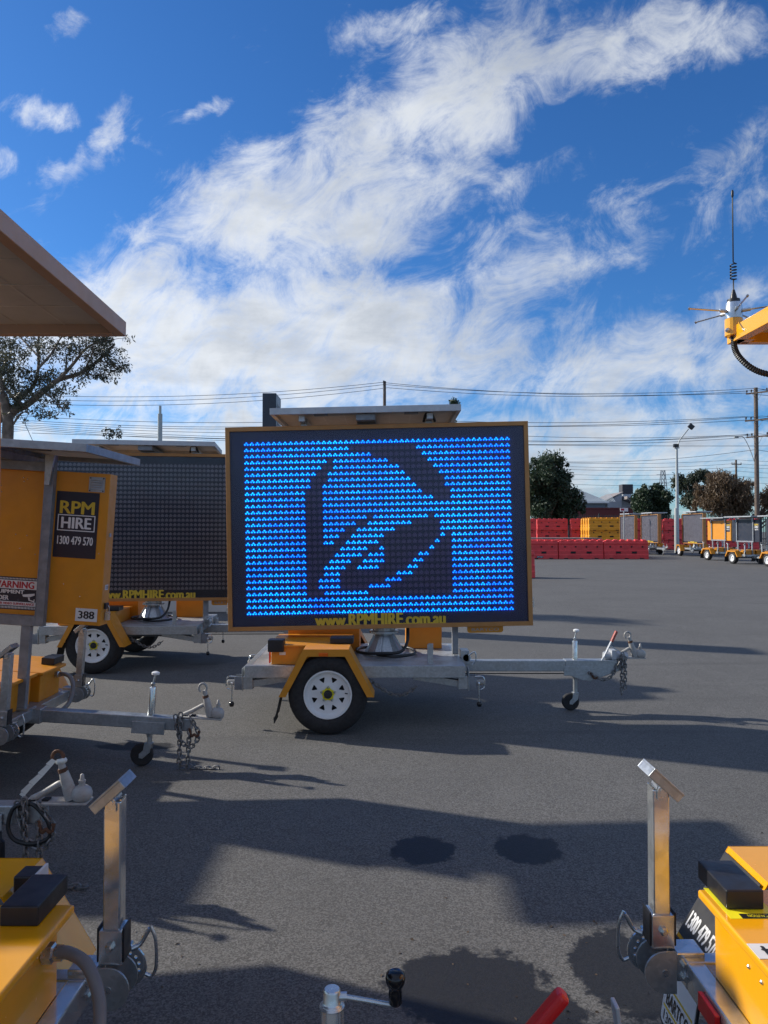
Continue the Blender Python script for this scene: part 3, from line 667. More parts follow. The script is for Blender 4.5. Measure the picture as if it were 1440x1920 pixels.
def jack(parent, M):
    """swing-down corner jack folded under the deck: tube, bracket and hanging winder"""
    o = MB().bar((-.42, 0, .05), (-.05, 0, -.01), .06, .055).build('corner_jack', 'galv', parent, bevel=.003, M=M)
    MB().box(-.06, .02, -.05, .05, -.05, .055).box(.02, .028, -.06, .06, -.06, .12).build('bracket', 'galv', o, bevel=.003)
    MB().box(.028, .09, -.045, -.037, -.055, .055).box(.028, .09, .037, .045, -.055, .055).build('pivot_plate', 'galv_dark', o, bevel=.002)
    MB().lathe([(.018, 0), (.022, .01), (.022, .06), (.012, .068)], 12, T(.088, -.01, .0) @ frame((0, 1, 0), (0, 0, 1))).build('screw_head', 'cast_white', o, smooth=40)
    MB().tube(spline([(.075, -.052, .055), (.13, -.055, .055), (.15, -.055, .03), (.15, -.055, -.03), (.12, -.055, -.05)], 4), .006, 7).build('hand_loop', 'galv_new', o, smooth=50)
    MB().tube([(.105, -.058, 0), (.108, -.06, -.15)], .0055, 7).lathe([(.010, .0), (.012, .012), (.008, .02)], 10, T(.105, -.058, -.01)).build('winder_rod', 'steel_zinc', o, smooth=50)
    MB().lathe([(.004, -.022), (.016, -.018), (.021, 0), (.016, .018), (.006, .022)], 12, T(.108, -.06, -.165)).build('winder_knob', 'black_knob', o, smooth=60)
    return o
def battery_box(parent, x0, x1, y0, y1, z0, z1, mname, over=.03, lip=.022, bev=.006):
    o = MB().box(x0, x1, y0, y1, z0, z1 - lip).build('battery_box', mname, parent, bevel=bev)
    MB().box(x0 - over, x1 + over, y0 - over, y1 + over, z1 - lip, z1).build('lid', mname, o, bevel=bev, seg=3)
    return o
def make_a(label, loc, rz, lit, roll, yaw, group, detail=True, board_x=-.048, panel_yaw=0.0):
    t = thing('message_sign_trailer', label, 'sign trailer', loc, rz, group)
    X0, X1, Y0, Y1, Z0, Z1 = -1.116, .652, -.58, .58, .397, .495
    dk = MB().box(X0 + .002, X1 - .002, Y0 + .045, Y1 - .045, Z1 - .012, Z1 - .002).build('deck', 'checker_plate', t)
    for a in ((X0, X1, Y0, Y0 + .045), (X0, X1, Y1 - .045, Y1), (X0, X0 + .05, Y0 + .0452, Y1 - .0452), (X1 - .05, X1, Y0 + .0452, Y1 - .0452)):
        MB().box(*a, Z0, Z1).build('deck_rail', 'galv', dk, bevel=.004)
    MB().box(X0 + .25, X1 - .2, -.035, .035, .30, .396).box(-.49, -.38, Y0 + .1, Y1 - .1, .29, .36).build('chassis_beam', 'galv_dark', t, bevel=.003)
    MB().box(.45, 1.60, -.045, .045, .346, .440).build('drawbar', 'galv', t, bevel=.006)
    MB().prism([(1.585, .444), (2.10, .444), (2.12, .40), (2.08, .36), (1.80, .262), (1.72, .272), (1.585, .325)], -.05, .05).build('drawbar_head', 'galv', t, bevel=.005)
    MB().tube([(.5, -.02, .325), (1.6, -.02, .325)], .004, 6).tube([(.5, .01, .318), (1.6, .01, .318)], .004, 6).build('brake_cable', 'wire', t)
    jockey(t, 1.68, .0, .29, .60)
    coupling(t, 2.02, .455)
    hb = MB().bar((1.90, -.055, .44), (2.01, -.055, .66), .012, .03, (0, 1, 0)).build('handbrake', 'alu_worn', t, bevel=.002)
    MB().bar((1.985, -.055, .605), (2.03, -.055, .70), .022, .034, (0, 1, 0)).build('grip', 'red_grip', hb, bevel=.006)
    MB().bar((1.97, -.052, .575), (2.12, -.052, .48), .01, .02, (0, 1, 0)).build('brake_link', 'alu_worn', hb)
    MB().lathe([(.034, 0), (.038, .01), (.038, .20), (.03, .21)], 14, T(1.93, 0, .475) @ frame((0, 1, 0), (0, 0, 1))).box(1.99, 2.03, -.05, .05, .45, .53).build('damper', 'alu_worn', hb, smooth=40)
    chain('safety_chain', [(1.80, -.06, .33), (1.90, -.065, .28), (1.98, -.065, .31), (2.05, -.062, .44), (2.08, -.06, .50), (2.07, -.066, .40), (2.065, -.066, .16)], t)
    if detail: chain('safety_chain', [(2.10, -.06, .46), (2.10, -.066, .36), (2.095, -.066, .20)], t)
    MB().tube(spline([(1.80, -.055, .335), (1.83, -.065, .29), (1.86, -.065, .30)], 4), .008, 6).build('shackle', 'rust', t, smooth=50)
    for s_ in (-1, 1):
        wheel(t, -.434, s_ * .711, s_, detail=detail)
        mudguard(t, [(-.81, .30), (-.62, .665), (-.27, .665), (-.075, .30)], *((-.83, -.59) if s_ < 0 else (.59, .83)), s_, 'yellow')
    MB().lathe([(.03, -.6), (.03, .6)], 10, T(-.434, 0, .31) @ frame((1, 0, 0), (0, 0, 1))).build('axle', 'galv_dark', t, smooth=40)
    bb = battery_box(t, -.91, -.30, -.53, .06, Z1, .655, 'yellow', .025, .014, .004)
    vent = MB().box(-.05, .05, -.08, .08, 0, .11)
    for (vx, vy) in ((-.865, -.50),):
        MB().box(vx - .07, vx + .06, vy - .07, vy + .03, .60, .70).build('vent_cover', 'black_plastic', bb, bevel=.008)
    MB().box(-.44, -.25, -.50, -.33, .656, .705).build('vent_cover', 'black_plastic', bb, bevel=.008)
    MB().box(-.935, -.925, -.50, -.44, .50, .59).build('tail_lamp', 'red_plastic', bb, bevel=.003)
    sticker('sticker', .05, .025, 'sticker_white', bb, T(-.82, -.5312, .585) @ FACE_NEAR)
    b2 = battery_box(t, -.86, -.22, .12, .50, Z1, .74, 'yellow', .02, .012, .004)
    b3 = battery_box(t, .20, .53, .28, .50, Z1, .71, 'yellow', .0, .012, .004)
    # pedestal
    ped = MB().lathe([(.19, .496), (.19, .51), (.165, .512), (.075, .665), (.075, .68), (.13, .682), (.13, .70), (.10, .702), (.10, .733)], 12, T(0, 0, 0)).build('pedestal', 'galv', t, bevel=.002)
    for k in range(6):
        an = R(60 * k + 20); c_, s__ = math.cos(an), math.sin(an)
        MB().add([(.185 * c_ - .004 * s__, .185 * s__ + .004 * c_, .511), (.185 * c_ + .004 * s__, .185 * s__ - .004 * c_, .511), (.09 * c_ + .004 * s__, .09 * s__ - .004 * c_, .675), (.09 * c_ - .004 * s__, .09 * s__ + .004 * c_, .675), (.07 * c_ - .004 * s__, .07 * s__ + .004 * c_, .511), (.07 * c_ + .004 * s__, .07 * s__ - .004 * c_, .511)],
                 [(0, 1, 2, 3), (0, 3, 4), (1, 5, 2), (3, 2, 5, 4), (0, 4, 5, 1)]).build('gusset', 'galv', ped)
    MB().tube(spline([(-.06, -.20, .52), (.08, -.27, .515), (.24, -.20, .52), (.27, 0, .52), (.2, .18, .52), (0, .26, .52), (-.18, .18, .52), (-.24, 0, .53), (-.20, -.16, .53), (-.02, -.26, .54), (.14, -.24, .55), (.20, -.14, .62), (.21, -.05, .74)], 6), .013, 8).build('cable', 'black_conduit', t, smooth=60)
    # brackets standing on the deck
    MB().box(.355, .36, -.50, -.44, .496, .645).box(.36, .40, -.50, -.495, .496, .66).build('board_cradle', 'galv', t)
    MB().box(.60, .65, -.02, .05, .496, .73).build('board_cradle', 'galv_dark', t, bevel=.003)
    MB().box(.652, .72, -.25, -.10, .44, .56).tube([(.70, -.25, .5), (.70, -.08, .5)], .035, 10).build('winch', 'galv', t, bevel=.003)
    if detail: MB().tube(spline([(.71, -.30, .53), (.76, -.31, .56), (.77, -.31, .50), (.74, -.31, .45)], 5), .006, 6).build('winch_handle', 'steel_zinc', t, smooth=50)
    jack(t, T(.66, -.48, .345)); jack(t, T(-1.12, -.48, .345) @ Matrix.Rotation(math.pi, 4, 'Z') @ Matrix.Scale(-1, 4, (0, 1, 0)))
    jack(t, T(.66, .42, .345)); jack(t, T(-1.12, .42, .345) @ Matrix.Rotation(math.pi, 4, 'Z'))
    if detail:
        chain('safety_chain', [(-.10, -.55, .36), (.05, -.56, .27), (.16, -.56, .26), (.26, -.55, .32)], t)
    o, M = sign_a(t, lit, roll, yaw, detail=detail, x=board_x)
    # solar panel above the board, on two short stands
    S = T(-.10, .20, 0) @ Matrix.Rotation(yaw + panel_yaw, 4, 'Z') @ Matrix.Rotation(roll, 4, 'Y')
    sp = solar(t, 1.62, 1.0, 2.575, 'alu_worn', S, 2, .055)
    for xs_ in (-.55, .55): MB().box(xs_ - .025, xs_ + .025, -.28, -.22, -.10, -.001).box(xs_ - .025, xs_ + .025, -.42, .42, -.05, -.0015).build('stand', 'alu_worn', sp)
    MB().tube(spline([(.50, -.30, -.06), (.52, -.33, .0), (.57, -.33, .0), (.60, -.30, -.06)], 5), .012, 7).build('cable_loop', 'black_conduit', sp, smooth=60)
    return t
def leg(parent, sx, sy, M, gl, handle=True):
    """upright folded stabiliser leg on the deck corner; sx points away from the trailer along x"""
    o = MB().box(-.023, .023, -.023, .023, .50, .880).build('stabiliser_leg', gl, parent, bevel=.004, seg=2, M=M)
    MB().box(-.0235, -.019, -.020, .020, .8805, .885).box(.019, .0235, -.020, .020, .8805, .885).build('tube_lip', gl, o)
    fp = Matrix.Translation((-.012 * sx, 0, .905)) @ Matrix.Rotation(R(42) * -sx, 4, 'Y')
    MB().box(-.053, -.049, -.0398, .0398, -.022, -.0002, fp).build('foot_end', 'galv', o)
    MB().box(.049, .053, -.0398, .0398, -.022, -.0002, fp).build('foot_end', 'galv', o)
    f = MB().box(-.053, .053, -.045, .045, 0, .006, fp).box(-.053, .053, -.045, -.040, -.022, 0, fp).box(-.053, .053, .040, .045, -.022, 0, fp).build('foot_plate', 'galv', o, bevel=.0015)
    MB().box(-.012, .012, -.030, -.0235, .855, .897).tube([(0, -.040, .882), (0, .03, .882)], .008, 8).lathe([(.013, 0), (.013, .006)], 10, T(0, -.031, .882) @ frame((1, 0, 0), (0, 0, 1))).build('foot_pin', 'steel_zinc', o, smooth=40)
    MB().box(-.031, .031, -.030, .030, .455, .545).build('clevis', gl, o, bevel=.003)
    for q_ in (-1, 1): MB().box(q_ * .0335 - .0025, q_ * .0335 + .0025, -.028, .028, .462, .552).build('clevis_liner', 'black_plastic', o, bevel=.002)
    MB().lathe([(.012, 0), (.012, .008), (.007, .010), (.007, .016)], 6, T(0, -.030, .505) @ frame((1, 0, 0), (0, 0, 1))).build('bolt', 'steel_zinc', o)
    # pivot discs: D-shaped, round side away from the trailer
    def dshape(r, ex): return [(r * math.cos(R(a)) , r * math.sin(R(a))) for a in range(-90, 91, 15)] + [(-ex, r), (-ex, -r)]
    Mx = Matrix.Scale(sx, 4, (1, 0, 0))
    for yy, nm in ((-.038, 0), (.030, 1)):
        holes = [ring_pts(.007, 8)]
        MB().plate(dshape(.055, .03), [[(a * 1 , b) for a, b in holes[0]]], .006, T(0, yy, .40) @ frame((1, 0, 0), (0, 0, 1)) @ Mx).build('pivot_disc', 'galv', o)
    hs_ = [[(.038 * math.cos(R(a)) + c_[0], .038 * math.sin(R(a)) + c_[1]) for c_ in ring_pts(.005, 6)] for a in range(-70, 71, 28)]
    MB().plate(dshape(.058, .0), hs_, .006, T(.012 * sx, .06, .405) @ frame((1, 0, 0), (0, 0, 1)) @ Mx).build('index_disc', 'galv_new', o)
    MB().tube([(0, -.046, .40), (0, .07, .40)], .009, 10).tube([(.012 * sx, .055, .44), (.014 * sx, .10, .445)], .006, 8).build('pivot_pin', 'steel_zinc', o, smooth=40)
    if handle:
        hx = .050 * sx
        MB().tube(spline([(.03 * sx, .05, .455), (hx, .06, .462), (hx + .018 * sx, .065, .492), (hx + .024 * sx, .066, .50)], 4), .0065, 8).tube(spline([(hx + .026 * sx, .066, .508), (hx + .040 * sx, .067, .47), (hx + .042 * sx, .068, .40), (hx + .030 * sx, .068, .372), (hx + .012 * sx, .066, .378)], 4), .005, 8).build('plunger_handle', 'steel_zinc', o, smooth=60)
    MB().box(-.11 * sx if sx > 0 else .032, -.032 if sx > 0 else .11, -.036, .036, .372, .448).build('bracket', gl, o, bevel=.004)
    MB().tube([(-.055 * sx, -.05, .418), (-.055 * sx, -.036, .418)], .009, 6).tube([(-.055 * sx, -.05, .385), (-.055 * sx, -.036, .385)], .009, 6).build('bracket_bolt', 'steel_zinc', o)
    return o
def rpm_sticker(parent, M, k=1.0):
    s_ = sticker('hire_sticker', .285 * k, .44 * k, 'navy', parent, M)
    m_ = lambda x, y: T(x * k, y * k, .0016)
    lettering('RPM', .082 * k, 'letter_yellow', s_, m_(.0, .115), width=.225 * k, bold=.055)
    lettering('HIRE', .072 * k, 'letter_white', s_, m_(.0, .012), width=.195 * k, bold=.055)
    mb = MB(); a, b, c_, d, t = -.125 * k, .125 * k, -.042 * k, .066 * k, .006 * k
    mb.box(a, b, c_, c_ + t, 0, .0012).box(a, b, d - t, d, 0, .0012).box(a, a + t, c_ + t, d - t, 0, .0012).box(b - t, b, c_ + t, d - t, 0, .0012)
    mb.build('border_line', 'letter_white', s_, M=T(0, 0, .0016))
    lettering('1300 479 570', .055 * k, 'letter_white', s_, m_(.0, -.105), width=.236 * k, bold=.03)
    return s_
def make_b(label, loc, rz, group, style='turned', gloss=True, board_yaw=R(95), panel='yellow', rot=None, ribbon=False, number=None, board_col='yellow', crank='side', panel_z=2.13, panel_dim=(1.9, 1.0), panel_off=(0, 0), panel_tilt=0.0, antenna=False, flap_sign=False, detail=True, chains=True, panel_yaw=None, lift=0.0, db=0.0, loop=False):
    t = thing('sign_trailer', label, 'sign trailer', loc, rz, group, rot)
    ym = 'yellow_gloss' if gloss else 'yellow'; gl = 'galv_new' if gloss else 'galv'
    a, z0, z1 = .55, .355, .43
    dk = MB().box(-a + .045, a - .045, -a + .045, a - .045, z1 - .014, z1 - .006).build('deck', 'checker_plate', t)
    for b in ((-a, a, -a, -a + .05), (-a, a, a - .05, a), (-a, -a + .05, -a + .0502, a - .0502), (a - .05, a, -a + .0502, a - .0502)):
        MB().box(*b, z0, z1).build('deck_rail', gl, dk, bevel=.005)
    MB().box(.45, 1.60, -.04, .04, .270 + db, .354 + db).build('drawbar', 'galv', t, bevel=.006)
    MB().box(.42, .60, -.055, .055, .262 + db, .362 + db).build('drawbar_socket', 'galv', t, bevel=.004)
    jockey(t, 1.32 if crank == 'top' else 1.22, -.0 if crank == 'top' else .065, (.22 if crank == 'top' else .25) + db, (.565 if crank == 'top' else .638) + db * .6, crank=crank, lift=lift)
    coupling(t, 1.53, .356 + db, ribbon=ribbon)
    if crank == 'side':
        hb = MB().bar((1.38, -.01, .36), (1.575, -.01, .60), .010, .032, (0, 1, 0)).build('handbrake', 'steel_zinc', t, bevel=.002)
        MB().bar((1.575, -.01, .600), (1.672, -.01, .712), .026, .037, (0, 1, 0)).build('grip', 'red_plastic', hb, bevel=.010, seg=3)
        MB().bar((1.80, -.02, .42), (1.765, -.02, .70), .008, .034, (0, 1, 0)).build('latch_lever', 'alu_worn', hb, bevel=.002)
    if chains:
        g0 = lift * 1.22
        chain('safety_chain', [(1.50, -.05, .36 + db), (1.52, -.058, .28 + db), (1.56, -.06, .20 + db), (1.62, -.06, .18 + db), (1.66, -.055, .26 + db), (1.60, -.05, .36 + db)], t)
        chain('safety_chain', [(1.535, -.062, .38 + db), (1.54, -.064, .24 + db), (1.545, -.064, .10 + g0), (1.55, -.064, .016 + g0), (1.58, -.064, .012 + g0)], t)
        chain('safety_chain', [(1.60, -.062, .28 + db), (1.605, -.064, .15), (1.61, -.064, .03 + g0), (1.64, -.066, .012 + g0), (1.72, -.068, .012 + g0), (1.82, -.07, .012 + lift * 1.37)], t)
        MB().tube(spline([(1.60, -.06, .30 + db), (1.615, -.068, .250 + db), (1.635, -.068, .262 + db), (1.655, -.066, .248 + db), (1.665, -.06, .285 + db)], 5), .009, 7).build('shackle', 'rust', t, smooth=50)
        if loop:
            MB().tube(spline([(1.54, -.05, .372), (1.485, -.06, .35), (1.465, -.065, .27), (1.50, -.07, .215), (1.58, -.07, .20), (1.645, -.06, .225), (1.64, -.06, .29), (1.58, -.05, .355), (1.52, -.045, .375)], 6), .0095, 8).build('breakaway_cable', 'black_conduit', t, smooth=60)
            MB().lathe([(.026, .12), (.028, .13), (.026, .205), (.016, .215), (.013, .25)], 12, T(1.42, -.06, 0)).build('trailer_plug', 'black_plastic', t, smooth=40)
    for s_ in (-1, 1):
        wheel(t, 0, s_ * .695, s_, .275, .18, .165, detail=detail)
        mg = mudguard(t, [(-.455, .33), (-.29, .605), (.29, .605), (.455, .33)], *((-.815, -.575) if s_ < 0 else (.575, .815)), s_, ym, marker=detail, flap=False)
        # black hire sticker on the rear slope
        S = T(-.3775, s_ * .695, .4715) @ frame((0, -1, 0), (.165, 0, .275))
        st = sticker('hire_sticker', .215, .285, 'letter_black', mg, S @ T(0, 0, .001))
        lettering('1300 479 570', .050, 'letter_white', st, T(0, -.085, .0016), width=.185, bold=.05)
        MB().box(.315, .37, s_ * .62 - .035, s_ * .62 + .035, .598, .655).build('marker_lamp', 'black_plastic', mg, bevel=.004)
        MB().box(.3705, .378, s_ * .62 - .04, s_ * .62 + .04, .590, .660).build('marker_lens', 'letter_white', mg, bevel=.002)
        # mudflap plate below the rear foot
        P = T(-.485, s_ * .695, .215) @ frame((0, -1, 0), (.16, 0, 1))
        fl = sticker('mudflap', .22, .27, 'rubber', mg, P, t=.006, r=.02)
        if flap_sign:
            pl = sticker('maker_plate', .205, .25, 'sticker_white', fl, T(0, 0, .0062), t=.002, r=.016)
            lettering('BARTCO', .040, 'letter_black', pl, T(0, -.045, .0022), width=.155, bold=.05)
            for zz in (-.012, -.075): sticker('stripe', .185, .007, 'letter_yellow', pl, T(0, zz, .0021), t=.0008)
            lettering('1300', .030, 'letter_black', pl, T(-.045, -.100, .0022), width=.075, bold=.01)
    MB().lathe([(.028, -.62), (.028, .62)], 10, T(0, 0, .275) @ frame((1, 0, 0), (0, 0, 1))).build('axle', 'galv_dark', t, smooth=40)
    for sx in (-1, 1):
        bx0, bx1 = (-.50, -.06) if sx < 0 else (.06, .50)
        bb = battery_box(t, bx0, bx1, .135, .445, z1 - .006, .637, ym)
        vx = -.456 if sx < 0 else .4385
        MB().box(vx - .047, vx + .047, .366, .537, .6375, .686).build('vent_cover', 'black_plastic', bb, bevel=.004)
        if sx < 0:
            cs = sticker('caution_sticker', .120, .155, 'caution_yellow', bb, T(vx + .004, .402, .6372), t=.0006)
            bk = sticker('caution_band', .085, .022, 'letter_black', cs, T(.012, -.066, .0007), t=.0005)
            lettering('CAUTION', .012, 'caution_yellow', bk, T(0, 0, .0006) @ Matrix.Rotation(math.pi, 4, 'Z'), width=.05, thick=.0004)
            if number: 
                ns = sticker('number_plate', .115, .06, 'sticker_white', bb, T(-.470, .185, .6372), t=.0012)
                lettering(number, .036, 'letter_black', ns, T(-.012, 0, .0013) @ Matrix.Rotation(math.pi, 4, 'Z'), bold=.05)
            for yy in (.20, .26): MB().lathe([(.005, 0), (.005, .003), (.002, .005)], 8, T(bx0, yy, .56) @ frame((0, 0, 1), (0, 1, 0))).build('rivet', 'steel_zinc', bb)
        else:
            MB().lathe([(.024, 0), (.024, .022), (.018, .026), (.018, .045)], 6, T(.502, .365, .575) @ frame((0, 1, 0), (0, 0, 1))).build('conduit_gland', 'steel_zinc', bb)
            MB().tube(spline([(.53, .365, .575), (.57, .35, .583), (.63, .31, .575), (.678, .255, .53), (.70, .19, .47), (.70, .13, .42), (.66, .06, .38), (.60, .02, .37)], 7), .0145, 12).build('conduit', 'grey_conduit', bb, smooth=60)
        if sx < 0:
            MB().box(-a - .014, -a - .0005, .30, .40, .372, .418).build('tail_lamp', 'red_plastic', t, bevel=.003)
        for sy in (-1, 1):
            leg(t, sx, sy, T(sx * .605, sy * .548, 0), gl, handle=detail)
    # second box on the near side, its width added so the legs reflect yellow
    battery_box(t, -.47, .47, -.48, .06, z1 - .006, .637, ym)
    if panel_yaw is None: panel_yaw = board_yaw
    Mb = Matrix.Rotation(board_yaw, 4, 'Z'); Mp = Matrix.Rotation(panel_yaw, 4, 'Z')
    W, z_lo, z_hi = .96, 1.007, 2.02
    if style == 'turned':
        MB().box(-.05, .05, -.05, .05, z1, 2.08).build('mast', 'galv', t, bevel=.005)
        MB().prism([(-.16, z1 + .002), (.16, z1 + .002), (.052, .75), (-.052, .75)], -.006, .006).build('gusset', 'galv', t)
        yb0, yb1 = -.20, -.07
        o = MB().box(-W, W, yb0, yb1, z_lo, z_hi).build('sign_board', board_col, t, bevel=.004, M=Mb)
        MB().box(-W + .03, W - .03, yb0 - .004, yb0 - .001, z_lo + .03, z_hi - .03).build('face_panel', 'navy', o)
    else:
        yb0, yb1 = -.07, .06
        o = MB().box(-W, W, yb0, yb1, z_lo, z_hi).build('sign_board', board_col, t, bevel=.004, M=Mb)
        MB().box(-W + .03, W - .03, yb1 + .001, yb1 + .004, z_lo + .03, z_hi - .03).build('face_panel', 'navy', o)
        for xs_ in (-1, 1):
            MB().box(xs_ * .575 - .028, xs_ * .575 + .028, yb0 - .05, yb0 - .002, z_lo - .02, z_hi + .10).box(xs_ * .575 - .030 , xs_ * .575 - .024, yb0 - .052, yb0 - .050, z_lo, z_hi).build('frame_post', 'galv_dark', o, bevel=.003)
            MB().box(xs_ * .49 - .032, xs_ * .49 + .032, yb0 - .045, yb0 - .003, z1, z_lo - .022).build('support_post', 'galv_dark', o, bevel=.003)
            MB().box(xs_ * .49 - .06, xs_ * .49 + .06, yb0 - .052, yb0 + .06, z1 + .001, z1 + .014).build('post_foot', 'galv', o)
            MB().prism([(xs_ * .575 - .025, z_hi + .10), (xs_ * .575 + .035, z_hi + .10), (xs_ * .575 + .012, z_hi - .10), (xs_ * .575 - .02, z_hi - .10)], yb0 - .075, yb0 - .056).build('panel_bracket', 'galv', o)
        MB().box(-.545, .545, yb0 - .05, yb0 - .002, z_lo - .022, z_lo + .045).box(-.545, .545, yb0 - .05, yb0 - .002, z_hi - .01, z_hi + .05).build('cross_rail', 'galv_dark', o, bevel=.003)
        riv = MB().lathe([(.004, 0), (.004, .0015), (.002, .003)], 6).mesh('rivet', 'steel_zinc')
        if detail:
            rr = random.Random(3)
            for k in range(44):
                xx = .62 + .3 * rr.random() if k < 12 else -.5 + 1.03 * rr.random(); zz = z_lo + .05 + (z_hi - z_lo - .1) * rr.random()
                if .60 < xx < .91 and 1.43 < zz < 1.90: continue
                link('rivet', riv, o, T(xx, yb0, zz) @ FACE_NEAR)
            vb = sticker('vent_grille', .105, .10, 'galv_dull', o, T(.875, yb0 - .001, 1.945) @ FACE_NEAR, t=.006)
            for k in range(5): MB().box(-.036, .036, -.004, .006, 0, .007, T(0, -.034 + k * .016, .006) @ Matrix.Rotation(R(-35), 4, 'X')).build('louvre', 'alu_worn', vb)
            for q1 in (-1, 1):
                for q2 in (-1, 1): MB().lathe([(.005, 0), (.005, .003)], 6, T(q1 * .044, q2 * .042, .006)).build('screw', 'dark', vb)
        rpm_sticker(o, T(.755, yb0 - .0012, 1.668) @ FACE_NEAR)
        if number:
            ns = sticker('number_plate', .145, .085, 'sticker_white', o, T(.865, yb0 - .0012, 1.075) @ FACE_NEAR)
            lettering(number, .050, 'letter_black', ns, T(0, 0, .0016), width=.104, bold=.05)
            n2_ = sticker('number_sticker', .055, .035, 'sticker_white', o, T(W + .0012, -.005, 1.26) @ FACE_RIGHT @ Matrix.Rotation(0, 4, 'Z'))
            lettering('X388', .022, 'letter_black', n2_, T(0, 0, .0016), width=.045)
            # surveillance warning plate between the posts
            wp = sticker('warning_plate', .42, .27, 'navy', o, T(.365, yb0 - .0012, 1.19) @ FACE_NEAR @ Matrix.Scale(.80, 4))
            sticker('white_band', .405, .072, 'sticker_white', wp, T(0, .072, .0016), t=.001)
            lettering('WARNING', .056, 'letter_red', wp, T(0, .072, .0027), width=.35, bold=.06)
            lettering('EQUIPMENT', .036, 'letter_white', wp, T(-.045, .010, .0016), width=.28, bold=.07)
            lettering('UNDER', .036, 'letter_white', wp, T(-.105, -.040, .0016), width=.15, bold=.07)
            sticker('white_band', .405, .034, 'sticker_white', wp, T(0, -.086, .0016), t=.001)
            lettering('24 HOUR VIDEO SURVEILLANCE', .020, 'letter_red', wp, T(0, -.086, .0027), width=.37, bold=.06)
            for band in ((.124, .118), (-.112, -.118, -.124)):
                chk = MB()
                for row in band:
                    for k in range(34): chk.box(-.203 + k * .012 + (.006 if round(row * 1000) % 12 else 0), -.197 + k * .012 + (.006 if round(row * 1000) % 12 else 0), row - .003, row + .003, .0016, .0024)
                chk.build('chequer_border', 'letter_white', wp)['kind'] = 'stuff'
            cm = MB(); cm.plate([(.05, .012), (.155, .026), (.155, .010), (.12, -.004), (.062, -.006)], [], .001).plate([(.10, -.008), (.115, -.008), (.118, -.028), (.15, -.036), (.15, -.044), (.108, -.034)], [], .001).plate([(.15, -.022), (.157, -.022), (.157, -.052), (.15, -.052)], [], .001)
            cm.build('camera_symbol', 'letter_white', wp, M=T(.03, -.02, .0017))
            MB().box(W, W + .016, -.03, .03, 1.115, 1.155).build('latch', 'black_plastic', o, bevel=.004)
            MB().box(W + .006, W + .034, -.012, .012, 1.04, 1.095).tube(spline([(W + .012, 0, 1.09), (W + .012, 0, 1.125), (W + .020, 0, 1.135), (W + .028, 0, 1.125), (W + .028, 0, 1.09)], 3), .003, 6).build('padlock', 'steel_zinc', o)
            MB().box(W, W + .010, -.03, -.01, 1.60, 1.625).build('catch', 'galv', o)
    fm = {'yellow': 'frame_hazed_yellow', 'galv': 'galv_dull', 'gloss': 'yellow_gloss'}[panel]
    sp = solar(t, panel_dim[0], panel_dim[1], panel_z, fm, T(*panel_off, 0) @ Mp @ Matrix.Rotation(panel_tilt, 4, 'Y'), 2, .05, rail=not gloss)
    if antenna:
        AM = T(antenna[0], antenna[1], 0) @ Matrix.Rotation(-panel_yaw, 4, 'Z')
        hold = MB().lathe([(.028, .018), (.028, .075)], 18).box(.0, .055, -.032, .026, .0, .058).build('antenna_holder', fm, sp, bevel=.002, M=AM)
        MB().lathe([(.026, .0755), (.027, .10), (.024, .128), (.018, .130)], 16).build('antenna_base', 'steel_zinc', hold, smooth=40)
        MB().lathe([(.020, .130), (.020, .140), (.011, .142), (.010, .150), (.004, .172)], 14).build('antenna_ferrule', 'black_plastic', hold, smooth=40)
        coil = [(0, 0, .165), (0, 0, .204)]
        for k in range(49): coil.append((.0095 * math.cos(k / 48 * 5 * 2 * math.pi), .0095 * math.sin(k / 48 * 5 * 2 * math.pi), .208 + .05 * k / 48))
        coil += [(0, 0, .264), (0, 0, .49)]
        MB().tube(coil, .0022, 6).build('antenna_whip', 'black_conduit', hold, smooth=60)
        MB().lathe([(.002, .478), (.0042, .484), (.0042, .498), (.002, .504)], 8).build('antenna_tip', 'black_plastic', hold, smooth=60)
        for k in range(5):
            an = R(72 * k + 187); c_, s__ = math.cos(an), math.sin(an); L = .155
            MB().tube([(.024 * c_, .024 * s__, .100), (.05 * c_, .05 * s__, .101)], .006, 8).tube([(.045 * c_, .045 * s__, .101), (L * c_, L * s__, .104)], .003, 6).lathe([(.002, -.005), (.005, 0), (.002, .005)], 8, T(L * c_, L * s__, .104)).build('antenna_radial', 'steel_zinc', hold, smooth=40)
        for dx_, dy_ in ((.014, -.025), (-.026, -.010)):
            MB().lathe([(.008, 0), (.008, .006), (.003, .010)], 8, T(dx_, dy_, .035) @ FACE_NEAR).build('screw', 'steel_zinc', hold)
        cable = spline([(0, 0, .02), (.002, 0, -.02), (.014, -.01, -.055), (.045, -.03, -.095), (.09, -.05, -.118), (.17, -.08, -.128), (.30, -.12, -.09)], 14)
        rs_ = [.0105 if k % 2 else .0088 for k in range(len(cable))]
        MB().tube(cable, rs_, 9).build('antenna_cable', 'black_conduit', hold)
    return t

# ------------------------------------------------------------------ ground
gm = MB().add([(-260, -60, 0), (260, -60, 0), (260, 400, 0), (-260, 400, 0)], [(0, 1, 2, 3)]).build('ground', 'asphalt')
gm['kind'] = 'structure'

